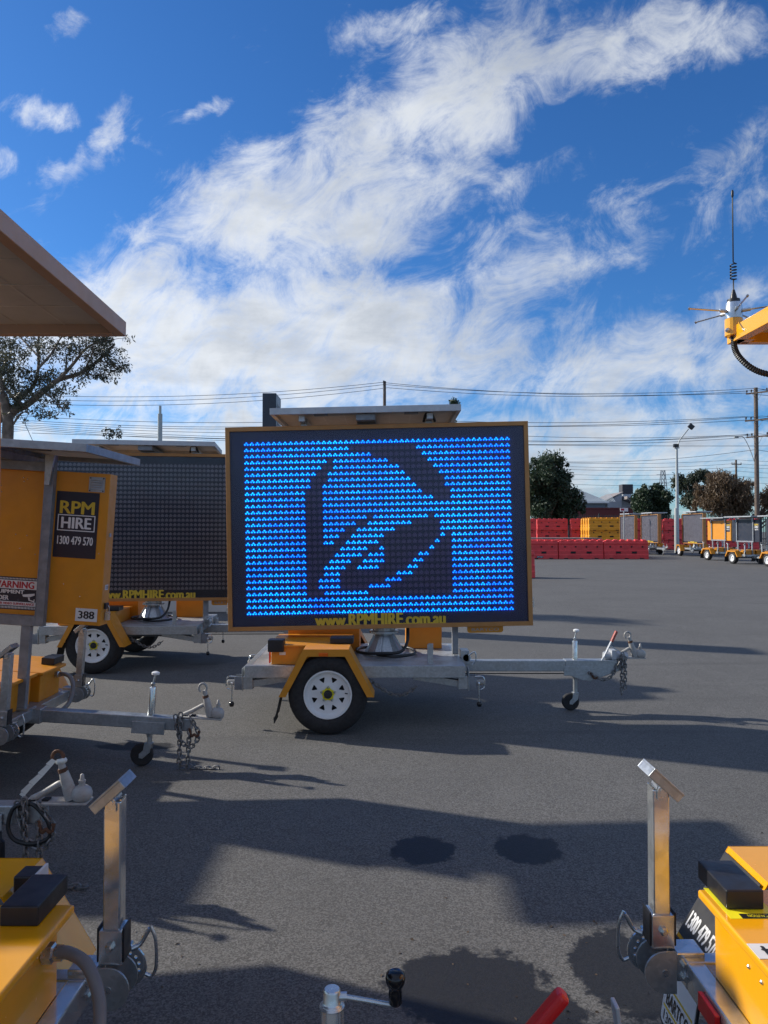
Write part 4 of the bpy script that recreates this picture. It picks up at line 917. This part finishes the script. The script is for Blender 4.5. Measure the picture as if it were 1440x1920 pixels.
# ------------------------------------------------------------------ sign trailers
GT = 'sign trailers parked in the yard'
make_a('big roadside message sign trailer in the centre, its screen lit with blue dots', (0, 6.53, 0), 0, True, R(-1.2), R(-.4), GT)
make_a('message sign trailer with a dark unlit screen, parked behind the lit one on the left', (-2.78, 8.94, 0), R(1.5), False, R(0.2), R(6), GT)
make_b('yellow sign trailer numbered 388 seen from behind, with grey posts and chained drawbar', (-2.91, 5.0, 0), 0, GT, style='fixed', gloss=False, board_yaw=0, panel='galv', rot=(0, R(3.6), 0), number='388', crank='top', lift=.083, db=.07, panel_dim=(1.42, 1.0), panel_off=(.25, 0), panel_z=2.125)
make_b('yellow sign trailer parked left of the trailer numbered 388, outside the picture edge', (-5.55, 5.05, 0), 0, GT, style='fixed', gloss=False, board_yaw=0, panel='galv', crank='top', detail=False, chains=False)
make_b('trailer entering at the left edge by its drawbar, white ribbon tied to the coupling', (-3.13, 3.37, 0), 0, GT, style='turned', gloss=False, board_yaw=R(8), panel='galv', ribbon=True, crank='top', loop=True)
make_b('glossy yellow trailer in the near left corner, grey conduit curving from its box', (-1.325, 1.45, -.012), 0, GT, style='turned', board_yaw=R(98), panel='yellow', panel_yaw=R(90), panel_z=2.285, panel_tilt=R(2), panel_off=(-.055, 0), panel_dim=(1.9, 1.02), chains=False)
make_b('glossy yellow trailer in the near right corner with a whip antenna and white maker plate', (1.36, 1.505, 0), 0, GT, style='turned', board_yaw=R(84), panel='gloss', panel_yaw=R(90), panel_z=2.205, panel_off=(.285, 0), panel_dim=(1.9, 1.0), antenna=(.91, .495), flap_sign=True, number='34')
GF = 'sign trailers parked along the far right'
for (px_, py_, Y_, lab) in ((1180, 0, 49.5, 'far sign trailer with pale dusty screen, leftmost of the far row, by the pink sign'), (1222, 0, 46.5, 'far sign trailer with silver streaked screen, second from the left in the far row'),
                            (1303, 0, 43.5, 'far sign trailer with the widest dark grey screen, just right of the light pole')):
    x_ = (px_ - 720) / FPX * Y_
    make_a(lab, (x_, Y_, 0), R(-87), False, 0, 0, GF, detail=False)
for (px_, Y_, lab, bc) in ((1350, 38.0, 'far yellow sign trailer with narrow boxes and silver panel, left of the two white posts', 'yellow'), (1400, 34.0, 'far trailer with dark grey board and pale upright posts, nearer the right edge', 'navy'), (1468, 31.5, 'far yellow sign trailer cut by the right edge of the picture', 'navy')):
    x_ = (px_ - 720) / FPX * Y_
    make_b(lab, (x_, Y_, 0), R(-80), GF, style='fixed', gloss=False, board_yaw=0, panel='galv', board_col=bc, detail=False, crank='top', panel_dim=(1.92, 1.0), chains=False)

# ------------------------------------------------------------------ water-filled barriers
def barrier_meshes(mname):
    L, h = 2.36, .88
    prof = [(-.25, 0), (-.25, .20), (-.215, .235), (-.215, .40), (-.165, .44), (-.155, .70), (-.175, .73), (-.175, .80), (-.12, .83), (-.12, .88)]
    prof = prof + [(-a, b) for a, b in reversed(prof)]
    mb = MB(); n = len(prof)
    xs = [-L / 2, -L / 2 + .03, L / 2 - .03, L / 2]
    vs = []
    for i, x_ in enumerate(xs):
        k = .90 if i in (0, 3) else 1.0
        vs += [(x_, a * k, b if b < .8 else b - (.01 if i in (0, 3) else 0)) for a, b in prof]
    fs = [tuple(range(n)), tuple(reversed(range(3 * n, 4 * n)))]
    for i in range(3):
        for j in range(n): fs.append((i * n + j, (i + 1) * n + j, (i + 1) * n + (j + 1) % n, i * n + (j + 1) % n))
    mb.add(vs, fs)
    for k in range(6): x0 = -L / 2 + .12 + k * .39; mb.box(x0, x0 + .20, -.11, .11, .8805, .925)
    for k in range(5): x0 = -L / 2 + .20 + k * .49; mb.box(x0 - .03, x0 + .03, -.235, -.205, .02, .19)
    body = mb.mesh('water_barrier', mname, bevel=.012, seg=1)
    slot = MB().box(-.13, .13, -.232, -.16, .27, .37).mesh('lifting_slot_shade', 'dark')  # dark block standing proud, paints the shade inside the slot
    hole = MB().lathe([(.04, 0), (.04, .04)], 10, T(0, -.178, 0) @ FACE_NEAR).mesh('pin_hole_shade', 'dark')  # dark plug in place of a shaded hole
    foot = MB().box(-.10, .10, -.256, -.2, .0, .05).mesh('drain_notch_shade', 'dark')  # dark block painting the shade of a notch at the foot
    return body, slot, hole, foot
BM = {c_: barrier_meshes('barrier_' + c_) for c_ in ('red', 'yellow')}
lab_b = sticker
def barrier(c_, x, y, z, label, rz=0.0, parts=True, group_low=False, group='water barriers stored in the yard'):
    body, slot, hole, foot = BM[c_]
    o = link('water_barrier', body); o.location = (x, y, z); o.rotation_euler = (0, 0, rz); o.scale = (1, 1, 1.08 if group_low else 1.0)
    tag(o, label, 'barrier', group)
    if parts:
        for s_ in (-.42, .42): link('lifting_slot_shade', slot, o, T(s_, 0, 0))
        for k in range(4): link('pin_hole_shade', hole, o, T(-.85 + k * .57, .003, .60))
        for s_ in (-.8, 0, .8): link('drain_notch_shade', foot, o, T(s_, 0, 0))
    return o
rows = ['front', 'second', 'third', 'back']
ords = ['right end', 'second from the right', 'third from the right', 'left end beside the lit screen']
Yf = 39.2
for j in range(4):
    for k in range(4):
        xr = (1219.6 - 720) / FPX * 39.0
        b = barrier('red', xr - 1.2 - k * 2.40 + j * .35, Yf + .25 + j * 1.05, 0, f'low red barrier, {ords[k]}, {rows[j]} row of the low block', rz=R(rnd.uniform(-1.0, 1.0)), parts=(j == 0), group_low=True)
        if j == 0 and k == 2:
            s_ = sticker('hire_sticker', .34, .10, 'navy', b, T(.20, -.2525, .10) @ FACE_NEAR); lettering('RPM HIRE', .055, 'letter_white', s_, T(0, 0, .0016), width=.28, bold=.02)
barrier('red', 3.74, 24.3, 0, 'red plastic barrier end peeking out beside the right edge of the lit screen', rz=R(1))
lay = ['bottom', 'middle', 'top']
for k in range(4):
    for z_ in range(3):
        x_ = (1040 - 720) / FPX * 56 + (k - 1) * 2.5
        barrier('red', x_, 56.5 + (.4 if k % 2 else 0), z_ * .74, f'red plastic barrier, {lay[z_]} layer of {["the stack hidden behind the lit screen", "the red stack right of the lit screen", "the red stack touching the yellow stack", "the red stack behind the yellow stack"][k]}')
for d in range(4):
    for z_ in range(3):
        barrier('yellow', (1134 - 720) / FPX * 52.5, 52.5 + d * .62, z_ * .74, f'yellow plastic barrier, {lay[z_]} layer and {["front", "second", "third", "rear"][d]} row of the yellow stack', parts=(d == 0))
for k in range(4):
    for z_ in range(3):
        x_ = 20.4 + k * 2.5
        barrier('red', x_, 57.5, z_ * .74, f'red plastic barrier, {lay[z_]} layer of the {["leftmost", "second", "third", "rightmost"][k]} red stack behind the far sign trailers')
tb = thing('timber_pallet', 'flat grey timber platform lying behind the low red barriers', 'platform', ((1050 - 720) / FPX * 47.5, 47.5, 0))
for k in range(9): MB().box(-2.2, 2.2, -1.6 + k * .36, -1.28 + k * .36, .98, 1.03).build('plank', 'timber_grey', tb)
for k in range(4): MB().box(-2.1 + k * 1.35, -1.95 + k * 1.35, -1.6, 1.6, 0, .979).build('bearer', 'timber_grey', tb)

# ------------------------------------------------------------------ wall, fence and buildings
wl = thing('low_wall', 'low cream rendered wall behind the unlit message sign', 'wall', (-7.3, 14.2, 0))
MB().box(-6, 4.75, 0, .22, 0, 1.9).build('wall_panel', 'cream_wall', wl, bevel=.01)
MB().box(-6.05, 4.80, -.04, .26, 1.9, 1.98).build('coping', 'galv_dull', wl, bevel=.01)
fe = thing('steel_fence', 'dark steel picket fence running behind the barrier stacks', 'fence', (0, 72, 0))
pk = MB()
for k in range(300): x_ = 6 + k * .19; pk.box(x_ - .03, x_ + .03, -.02, .02, .15, 2.95)
o = pk.build('pickets', 'wire', fe); o['kind'] = 'stuff'
for z_ in (.6, 2.5): MB().box(6, 63, .021, .07, z_, z_ + .08).build('rail', 'wire', fe)
for k in range(20): MB().box(6 + k * 3 - .06, 6 + k * 3 + .06, .071, .19, 0, 3.1).build('fence_post', 'wire', fe)
rw = thing('red_boundary_wall', 'dark red boundary wall between the round tree and the far sign trailers', 'wall', (0, 92, 0))
MB().box(22.5, 31, 0, .3, 0, 4.1).build('wall_panel', 'red_wall', rw)
MB().box(22.4, 31.1, -.08, .38, 4.1, 4.25).build('coping', 'red_wall', rw)
def hip_house():
    h_ = thing('grey_house', 'house with pale grey metal hip roof beside the round dark tree', 'house', (0, 105, 0))
    a = at(1080, 941, 105); b = at(1140, 941, 105); c_ = at(1093, 914, 109)
    MB().box(a.x - 2, b.x - .4, 0, 9, 0, a.z - .02).build('wall', 'wall_blue', h_)
    z1_ = c_.z; x0, x1 = a.x - 2.4, b.x
    r_ = MB().add([(x0, -.5, a.z), (x1, -.5, a.z), (x1, 9.5, a.z), (x0, 9.5, a.z), (x0 + 3, 4.5, z1_), (x1 - 3.6, 4.5, z1_), (x0, -.5, a.z - .15), (x1, -.5, a.z - .15), (x1, 9.5, a.z - .15), (x0, 9.5, a.z - .15)],
             [(0, 1, 5, 4), (1, 2, 5), (2, 3, 4, 5), (3, 0, 4), (0, 6, 7, 1), (1, 7, 8, 2), (2, 8, 9, 3), (3, 9, 6, 0), (6, 9, 8, 7)]).build('roof', 'roof_metal', h_)
    for k in range(22):
        x_ = x0 + 3.2 + k * .22
        MB().bar((x_, -.5, a.z + .02), (x_, 4.3, z1_ - .02), .05, .05).build('roof_rib', 'roof_metal', r_)
    MB().box(x0 - .02, x1 + .02, -.62, -.5, a.z - .2, a.z + .03).build('gutter', 'white_paint', h_)
hip_house()
def shed():
    s_ = thing('gable_shed', 'pale clad shed with brown roof next to the dark roof tower', 'shed', (0, 110, 0))
    a = at(1139, 940, 110); b = at(1166, 924, 110); zb = 0
    MB().prism([(a.x, 0), (b.x, 0), (b.x, b.z), (a.x, a.z)], 0, 8).build('wall', 'cladding', s_)
    for k in range(9):
        x_ = a.x + .12 + (b.x - a.x - .24) * k / 8; MB().box(x_ - .03, x_ + .03, -.03, 0, 0, a.z + (b.z - a.z) * (x_ - a.x) / (b.x - a.x) - .1).build('cladding_rib', 'cladding', s_)
    MB().prism([(a.x - 1.2, a.z - .35), (b.x + .1, b.z + .02), (b.x + .1, b.z + .14), (a.x - 1.2, a.z - .22)], -.3, 8.3).build('roof', 'roof_old', s_)
    c_ = at(1168, 950, 110); d = at(1197, 933, 110)
    MB().prism([(c_.x, 0), (d.x, 0), (d.x, at(1197, 950, 110).z), (c_.x, at(1168, 937, 110).z)], .5, 7).build('lean_to', 'cladding', s_)
    MB().prism([(c_.x, at(1168, 937, 110).z + .01), (d.x + .3, at(1197, 951, 110).z), (d.x + .3, at(1197, 949, 110).z + .1), (c_.x, at(1168, 934, 110).z + .2)], -2.0, 7.2).build('roof', 'roof_old', s_)
shed()
tw = thing('roof_tower', 'dark square ventilator tower rising above the shed roof', 'tower', (0, 112, 0))
a = at(1167, 926, 112); b = at(1187, 908, 112)
MB().box(a.x, b.x, 0, 1.7, a.z, b.z).build('tower_head', 'chimney_dark', tw, bevel=.05)
a2 = at(1170, 940, 112)
MB().box(a.x + .15, b.x - .2, .1, 1.6, 0, a.z).build('tower_base', 'cladding', tw)
for k in range(5): MB().box(a.x - .02, b.x + .02, -.03, 0, a.z + .15 + k * .27, a.z + .25 + k * .27).build('louvre', 'chimney_dark', tw)
ps = thing('notice_sign', 'small pink and white notice sign above the leftmost far sign trailer', 'sign', (at(1170, 956, 47).x, 47, 0))
z_ = at(1168, 956, 47).z
MB().box(-.03, .03, 0, .05, 0, z_ + .12).build('post', 'pole_grey', ps)
MB().box(-.25, .25, -.03, -.001, z_ - .1, z_ + .12).build('sign_plate', 'sticker_white', ps)
MB().box(-.21, .0, -.034, -.031, z_ - .05, z_ + .08).build('red_mark', 'letter_red', ps)
to = thing('pillar_sign', 'tall dark rectangular pillar sign rising behind the solar panel of the lit trailer', 'sign', (0, 12, 0))
a = at(492, 737, 12); b = at(518, 737, 12)
MB().box(a.x, b.x, 0, .55, 0, a.z).build('pillar', 'totem_dark', to, bevel=.01)
rpm_sticker(to, T(b.x + .0015, .29, a.z - .42) @ FACE_RIGHT, 1.15)

# ------------------------------------------------------------------ poles and wires
def steel_pole():
    base = at(1269, 1020, 50); t = thing('light_pole', 'tall grey light pole with two floodlights behind the far sign trailers', 'light pole', (base.x, 50, 0))
    zt = at(1271, 838, 50).z
    MB().tube([(0, 0, 0), (0, 0, 3.0), (.05, 0, 3.05), (.05, 0, zt)], [.16, .15, .11, .075], 12).build('pole', 'pole_grey', t, smooth=40)
    e = at(1291, 804, 50) - Vector((base.x, 50, 0))
    MB().tube([(.05, 0, zt - .1), (.25, 0, zt + .45), (e.x, 0, e.z)], .04, 8).build('arm', 'pole_grey', t, smooth=40)
    MB().box(-.15, .15, -.1, .1, -.18, .18, Matrix.Translation(Vector((e.x + .18, 0, e.z + .15))) @ Matrix.Rotation(R(-50), 4, 'Y')).build('floodlight', 'black_plastic', t, bevel=.02)
    MB().box(-.17, .17, -.12, .1, zt - .02, zt + .2).build('floodlight', 'black_plastic', t, bevel=.02)
    MB().box(-.12, .22, -.06, .06, zt - .10, zt - .03).build('bracket', 'pole_grey', t)
steel_pole()
def power_pole(name, label, px, ptop, Y, arms, r0=.17, r1=.12, yaw=0.35):
    top = at(px, ptop, Y); t = thing(name, label, 'power pole', (top.x, Y, 0))
    MB().tube([(0, 0, 0), (0, 0, top.z)], [r0, r1], 10).build('pole', 'wood_pole', t, smooth=40)
    for (py, hw) in arms:
        z = at(px, py, Y).z
        M = T(0, -.16, z) @ Matrix.Rotation(yaw, 4, 'Z')
        a = MB().box(-hw, hw, -.05, .05, -.06, .06).build('crossarm', 'wood_pole', t, M=M)
        for k in (-.92, -.5, .92):
            MB().lathe([(.03, .06), (.03, .14), (.07, .15), (.075, .20), (.05, .22), (.07, .24), (.06, .30), (.02, .32)], 10, T(k * hw, 0, 0)).build('insulator', 'chimney_dark', a, smooth=40)
        MB().bar((-hw * .45, .04, -.04), (0, .06, -.75), .03, .02).bar((hw * .45, .04, -.04), (0, .06, -.75), .03, .02).build('brace', 'pole_grey', t, M=M)
    return t
pp = power_pole('power_pole', 'wooden power pole with three crossarms near the right edge', 1417, 727, 62, [(737, .85), (788, .95), (819, .85)], .21, .16, -.75)
MB().tube(spline([at(1416, 870, 62) - Vector((pp.location.x, 62, 0)), at(1405, 840, 62) - Vector((pp.location.x, 62, 0)), at(1394, 820, 62) - Vector((pp.location.x, 62, 0)), at(1385, 819, 62) - Vector((pp.location.x, 62, 0))], 5), .03, 6).build('street_lamp_arm', 'pole_grey', pp, smooth=40)
q_ = at(1382, 820, 62) - Vector((pp.location.x, 62, 0))
MB().box(q_.x - .25, q_.x + .12, -.1, .1, q_.z - .04, q_.z + .08).build('lamp_head', 'pole_grey', pp, bevel=.02)
power_pole('power_pole', 'wooden power pole rising behind the solar panel of the lit trailer', 721, 715, 62, [(722, .22)], .17, .13, 1.2)
power_pole('power_pole', 'short far power pole above the brown tree on the right', 1380, 862, 120, [(871, .9)], .2, .15, .2)
sp_ = thing('steel_post', 'slender stepped grey steel post above the unlit sign', 'post', (at(300, 800, 30).x, 30, 0))
MB().tube([(0, 0, 0), (0, 0, at(300, 776, 30).z)], .095, 12).build('lower_shaft', 'pole_grey', sp_, smooth=40)
MB().tube([(0, 0, at(300, 776, 30).z), (0, 0, at(300, 761, 30).z)], .055, 12).build('upper_shaft', 'pole_grey', sp_, smooth=40)
py_ = thing('lattice_pylon', 'distant steel lattice pylon between the trees', 'pylon', (at(1243, 900, 260).x, 260, 0))
zt = at(1243, 882, 260).z
for s1 in (-1, 1):
    for s2 in (-1, 1): MB().bar((s1 * 2.2, s2 * 2.2, 0), (s1 * .5, s2 * .5, zt), .22, .22).build('leg', 'galv_dark', py_)
for k in range(9):
    z0 = zt * k / 9; z1 = zt * (k + 1) / 9; w0 = 2.2 - 1.7 * k / 9; w1 = 2.2 - 1.7 * (k + 1) / 9
    MB().bar((-w0, -w0, z0), (w1, -w1, z1), .14, .14).bar((w0, -w0, z0), (-w1, -w1, z1), .14, .14).build('brace', 'galv_dark', py_)
for f_ in (.80, .93): MB().bar((-2.2, 0, zt * f_), (2.2, 0, zt * f_), .18, .18).build('crossarm', 'galv_dark', py_)
def wire(label, pts, sag=.6, r=.020):
    """hanging cable through given points, each span with its own sag"""
    P = []
    for a, b in zip(pts, pts[1:]):
        n = 14
        for k in range(n): t = k / n; p_ = a.lerp(b, t); P.append(Vector((p_.x, p_.y, p_.z - sag * 4 * t * (1 - t))))
    P.append(pts[-1])
    o = MB().tube(P, r, 5).build('power_line', 'wire'); tag(o, label, 'power line', 'overhead power lines')
YW = 62
for i, (a, b, c_, d) in enumerate(((1398, 737, 716, 717), (1417, 728, 721, 721), (1431, 731, 727, 727))):
    wire(f'{["left", "middle", "right"][i]} power line of the top crossarm, running over the solar panel to the left edge', [at(1700, b - 8, YW), at(a, b, YW - .3 + i * .3), at(c_, d, YW), at(60, 741 + i * 8, YW), at(-300, 730 + i * 8, YW)], .55 + .05 * i)
for i, (b, m_, e) in enumerate(((781, 786, 781), (787, 794, 789), (780, 798, 793))):
    wire(f'{["highest", "middle", "lowest"][i]} power line of the middle crossarm, passing behind the lit screen', [at(1720, b - 10, YW), at(1395 + i * 17, b, YW - .3 + i * .3), at(720, m_ - 2, YW), at(60, e, YW), at(-300, e - 8, YW)], .45)
for i, (b, m_, e) in enumerate(((815, 808, 797), (816, 820, 800), (813, 824, 803), (818, 829, 806))):
    wire(f'{["first", "second", "third", "fourth"][i]} power line counted from the top of the lowest crossarm group', [at(1720, b - 4, YW), at(1397 + i * 11, b, YW - .3 + i * .2), at(820, m_, YW), at(60, e, YW), at(-300, e - 4, YW)], .42, .018)
wire('long slack power line under the lowest crossarm, level across the light pole', [at(1720, 834, YW), at(960, 834, YW), at(60, 812, YW)], .1, .02)
wire('service wire rising from the round tree to the wooden pole at right', [at(1060, 866, 70), at(1417, 843, 62), at(1700, 860, 62)], .35, .018)
for i, yy in enumerate((864, 870, 876, 885, 894, 903)):
    wire(f'{["highest", "second", "third", "fourth", "fifth", "lowest"][i]} thin far wire above the shed and far trees on the right', [at(1000, yy + 1, 118), at(1380, yy - 2 + (i % 3), 119), at(1650, yy - 5, 118)], .5 + .1 * (i % 2), .024)
wire('thin guy wire slanting down by the gum tree trunk', [at(38, 775, 17), at(62, 828, 17)], .0, .007)

# ------------------------------------------------------------------ trees
def leaves(clumps, n, size, seed, droop=0.0, aspect=2.2):
    rs = np.random.RandomState(seed); vol = np.array([c_[1] ** 2.2 for c_ in clumps]); pr = vol / vol.sum()
    idx = rs.choice(len(clumps), n, p=pr)
    C = np.array([c_[0][:] for c_ in clumps])[idx]; rad = np.array([c_[1] for c_ in clumps])[idx]; fl = np.array([c_[2] if len(c_) > 2 else 1.0 for c_ in clumps])[idx]
    d = rs.normal(size=(n, 3)); d /= np.linalg.norm(d, axis=1)[:, None]
    rr = rad * (rs.uniform(.05, 1, n) ** .45) * (1 + .18 * rs.normal(size=n))
    p_ = C + d * rr[:, None] * np.stack([np.ones(n), np.ones(n), fl], 1)
    a = rs.normal(size=(n, 3)); a[:, 2] -= droop; a /= np.linalg.norm(a, axis=1)[:, None]
    b = np.cross(a, rs.normal(size=(n, 3))); b /= np.linalg.norm(b, axis=1)[:, None]
    s_ = size * rs.uniform(.6, 1.35, n)
    A = a * s_[:, None]; B = b * (s_ / aspect)[:, None]
    v_ = np.stack([p_ - A, p_ + B, p_ + A, p_ - B], 1).reshape(-1, 3)
    return v_, np.arange(4 * n).reshape(-1, 4)
def leaf_obj(name, v_, f_, mname, parent):
    me = bpy.data.meshes.new(name); me.from_pydata(v_.tolist(), [], f_.tolist()); me.materials.append(MATS[mname]); return link(name, me, parent)
def tree(label, x, Y, h, clumps, n, size, mname, trunk_r=.18, seed=1, droop=0.0, group='trees beyond the yard', name='tree', limbs=True, aspect=2.2):
    t = thing(name, label, 'tree', (x, Y, 0), 0, group)
    low = min(c_[0].z - c_[1] for c_ in clumps)
    mb = MB(); mb.tube(spline([(0, 0, 0), (.05, .03, h * .3), (-.05, 0, h * .6), (.0, 0, h * .85)], 4), [trunk_r * (1 - .06 * k) for k in range(13)], 8)
    if limbs:
        for c_ in clumps[:14]: mb.tube(spline([(0, 0, max(.5, c_[0].z * .55)), (c_[0].x * .5, c_[0].y * .5, c_[0].z * .8), tuple(c_[0])], 3), [trunk_r * .45 * (1 - .11 * k) for k in range(7)], 5)
    mb.build('trunk', 'bark', t, smooth=50)
    leaf_obj('crown', *leaves(clumps, n, size, seed, droop, aspect), mname, t)
    return t
def blob_clumps(seed, x0, x1, z0, z1, n, r, depth, shape='round'):
    rs = random.Random(seed); out_ = []
    cx_, cz_ = (x0 + x1) / 2, (z0 + z1) / 2; hw, hh_ = (x1 - x0) / 2, (z1 - z0) / 2
    while len(out_) < n:
        a, b, c_ = rs.uniform(-1, 1), rs.uniform(-1, 1), rs.uniform(-1, 1)
        if a * a + b * b + c_ * c_ > 1: continue
        out_.append((Vector((cx_ + a * (hw - r * .6), c_ * depth, cz_ + b * (hh_ - r * .6))), r * rs.uniform(.55, 1.15)))
    for k in range(n // 2):
        a, b = rs.uniform(0, 2 * math.pi), rs.uniform(.86, 1.08)
        out_.append((Vector((cx_ + math.cos(a) * (hw - r * .3) * b, rs.uniform(-.5, .5) * depth, cz_ + math.sin(a) * (hh_ - r * .3) * b)), r * rs.uniform(.22, .42)))
    return out_
Yt = 66
cx_ = at(1030, 900, Yt).x
L_ = at(972, 900, Yt).x - cx_; R_ = at(1094, 900, Yt).x - cx_; zt = at(1030, 848, Yt).z; zb = at(1030, 985, Yt).z
cl1 = blob_clumps(3, L_, at(1072, 900, Yt).x - cx_, at(1030, 960, Yt).z, zt, 40, .95, 2.4) + blob_clumps(4, at(1040, 900, Yt).x - cx_, R_, zb + .3, at(1060, 912, Yt).z, 18, .7, 1.8) + blob_clumps(6, L_, R_ - .6, zb - .2, zb + 2.6, 18, .8, 1.8)
tree('large rounded dark green tree just right of the lit screen', cx_, Yt, zt, cl1, 32000, .14, 'leaf_dark', .25, 5)
for i, (p0, p1, pt, pb, nm) in enumerate(((1192, 1222, 905, 985, 'left of the pair of compact dark trees behind the light pole'), (1219, 1256, 906, 985, 'right of the pair of compact dark trees behind the light pole'))):
    Yt = 84; cx_ = at((p0 + p1) / 2, 930, Yt).x; cl_ = blob_clumps(11 + i, at(p0, 930, Yt).x - cx_, at(p1, 930, Yt).x - cx_, at(1200, pb, Yt).z, at(1200, pt, Yt).z, 22, .75, 1.3)
    tree(f'compact upright dark tree, {nm}', cx_, Yt, at(1200, pt, Yt).z, cl_, 12000, .16, 'leaf_dark', .2, 20 + i)
Yt = 95; cx_ = at(1300, 930, Yt).x
cl_ = blob_clumps(31, at(1250, 0, Yt).x - cx_, at(1345, 0, Yt).x - cx_, at(0, 960, Yt).z, at(0, 873, Yt).z, 34, .75, 2)
tree('loose open gum tree with pale sky gaps behind the brown tree', cx_, Yt, at(0, 880, Yt).z, cl_, 7000, .2, 'leaf_mid', .22, 33, .6)
Yt = 78; cx_ = at(1352, 930, Yt).x
cl_ = blob_clumps(41, at(1292, 0, Yt).x - cx_, at(1408, 0, Yt).x - cx_, at(0, 985, Yt).z, at(0, 884, Yt).z, 46, .95, 2.4)
tree('wide drooping brown casuarina tree behind the far trailers', cx_, Yt, at(0, 890, Yt).z, cl_, 20000, .22, 'leaf_brown', .28, 43, 1.6, aspect=5)
cx_ = at(1420, 930, Yt).x
cl_ = blob_clumps(51, at(1400, 0, Yt).x - cx_, at(1475, 0, Yt).x - cx_, at(0, 985, Yt).z, at(0, 905, Yt).z, 26, .85, 2)
tree('smaller brown tree behind the wooden power pole at right', cx_, Yt, at(0, 905, Yt).z, cl_, 9000, .22, 'leaf_brown', .22, 53, 1.4, aspect=5)
Yt = 120; cx_ = at(207, 815, Yt).x
cl_ = [(Vector((at(x_, y_, Yt).x - cx_, 0, at(x_, y_, Yt).z)), .9) for x_, y_ in ((195, 812), (203, 808), (211, 813), (222, 807), (224, 815), (206, 820), (215, 830), (198, 835))]; cl_ = [(a_, .62) for a_, b_ in cl_]
tree('small sparse tree top above the unlit sign panel', cx_, Yt, at(0, 812, Yt).z, cl_, 260, .26, 'leaf_gum', .12, 63)
Yt = 100; cx_ = at(852, 760, Yt).x
cl_ = [(Vector((at(x_, y_, Yt).x - cx_, 0, at(x_, y_, Yt).z)), .55) for x_, y_ in ((848, 756), (855, 757), (851, 753), (852, 770), (850, 790))]
tree('tiny dark tree tip above the lit trailer solar panel', cx_, Yt, at(0, 760, Yt).z, cl_, 900, .14, 'leaf_dark', .14, 64)
# the gum tree at the left edge: real limbs, twigs and leaf sprays
def gum():
    Y = 17.0; base = at(8, 1300, Y); t = thing('gum_tree', 'sparse gum tree with bent limbs at the left edge under the yellow panel', 'tree', (base.x, Y, 0))
    O = Vector((base.x, Y, 0)); rs = random.Random(12)
    def P(px, py, dy=0.0): return at(px, py, Y + dy) - O
    mb = MB()
    mb.tube(spline([(0, 0, 0), tuple(P(8, 950)), tuple(P(12, 850)), tuple(P(15, 800)), tuple(P(13, 775)), tuple(P(5, 740))], 4), [.16 - .003 * k for k in range(21)], 10)
    limbs = [([(-15, 800), (10, 775), (45, 762), (80, 735), (110, 712), (150, 700), (185, 675), (215, 645)], .10, .3), ([(10, 790), (30, 770), (38, 745), (62, 725), (72, 690), (72, 640), (76, 600)], .07, .8),
             ([(72, 690), (95, 665), (110, 640), (125, 615)], .035, .5), ([(110, 712), (135, 685), (160, 655), (182, 642), (205, 638)], .045, -.2), ([(45, 762), (20, 740), (-5, 715), (-40, 690)], .05, .5),
             ([(72, 668), (50, 645), (30, 625)], .03, 1.2), ([(150, 700), (175, 703), (203, 702)], .02, .1), ([(15, 810), (40, 775), (55, 775)], .03, 0), ([(80, 735), (95, 745), (120, 770)], .025, -.3), ([(185, 675), (205, 682), (215, 690)], .015, 0),
             ([(125, 700), (125, 670), (140, 640)], .025, .9), ([(160, 690), (172, 665), (176, 640)], .02, -.6), ([(-30, 740), (0, 700), (20, 660)], .04, 1.0), ([(5, 740), (0, 690), (-10, 640)], .05, .2)]
    tips = []
    for pts, r, dy in limbs:
        pp_ = spline([tuple(P(x_, y_, dy * k / max(1, len(pts) - 1))) for k, (x_, y_) in enumerate(pts)], 5)
        mb.tube(pp_, [r * (1 - .75 * k / len(pp_)) for k in range(len(pp_))], 7)
        for q_ in pp_[len(pp_) // 3:]:
            for _ in range(2):
                d = Vector((rs.uniform(-1, 1), rs.uniform(-1, 1), rs.uniform(-.4, 1))).normalized() * rs.uniform(.15, .45)
                e = q_ + d; mb.tube([q_, q_ + d * .5 + Vector((0, 0, .03)), e], [.009, .006, .003], 4); tips.append(e)
    mb.build('trunk', 'bark', t, smooth=50)
    cl_ = [(p_, rs.uniform(.09, .20), .8) for p_ in tips]
    for x_, y_, r in ((85, 770, .35), (60, 755, .4), (100, 755, .3), (20, 725, .45), (45, 700, .4), (0, 690, .5), (115, 770, .25), (95, 690, .3), (-30, 720, .6), (30, 660, .3), (140, 730, .22), (-30, 660, .6)):
        for k in range(4): cl_.append((P(x_, y_, rs.uniform(-.5, .8)) + Vector((rs.uniform(-r, r), 0, rs.uniform(-r, r) * .6)), r * rs.uniform(.4, .7), .7))
    leaf_obj('crown', *leaves(cl_, 12500, .044, 71, .5, 3.2), 'leaf_gum', t)
gum()

# ------------------------------------------------------------------ dead leaves and grit blown over the asphalt
rs_ = np.random.RandomState(91); nl = 170
py2 = 1030 + 890 * rs_.rand(nl) ** .8; px2 = -100 + 1640 * rs_.rand(nl)
mb = MB()
for a, b in zip(px2, py2):
    Yg = CAM_H * FPX / (b - 992); xg = (a - 720) / FPX * Yg; L = rs_.uniform(.003, .010); W = L * rs_.uniform(.25, .8); an = rs_.rand() * 6.28
    c_, s_ = math.cos(an), math.sin(an); h_ = rs_.uniform(.002, .007)
    mb.add([(xg - c_ * L, Yg - s_ * L, .001), (xg + s_ * W, Yg - c_ * W, h_), (xg + c_ * L, Yg + s_ * L, .002), (xg - s_ * W, Yg + c_ * W, .001)], [(0, 1, 2, 3)])
o = mb.build('leaf_litter', 'litter'); o['kind'] = 'stuff'; tag(o, 'scattered dead leaves and grit on the asphalt', 'litter')
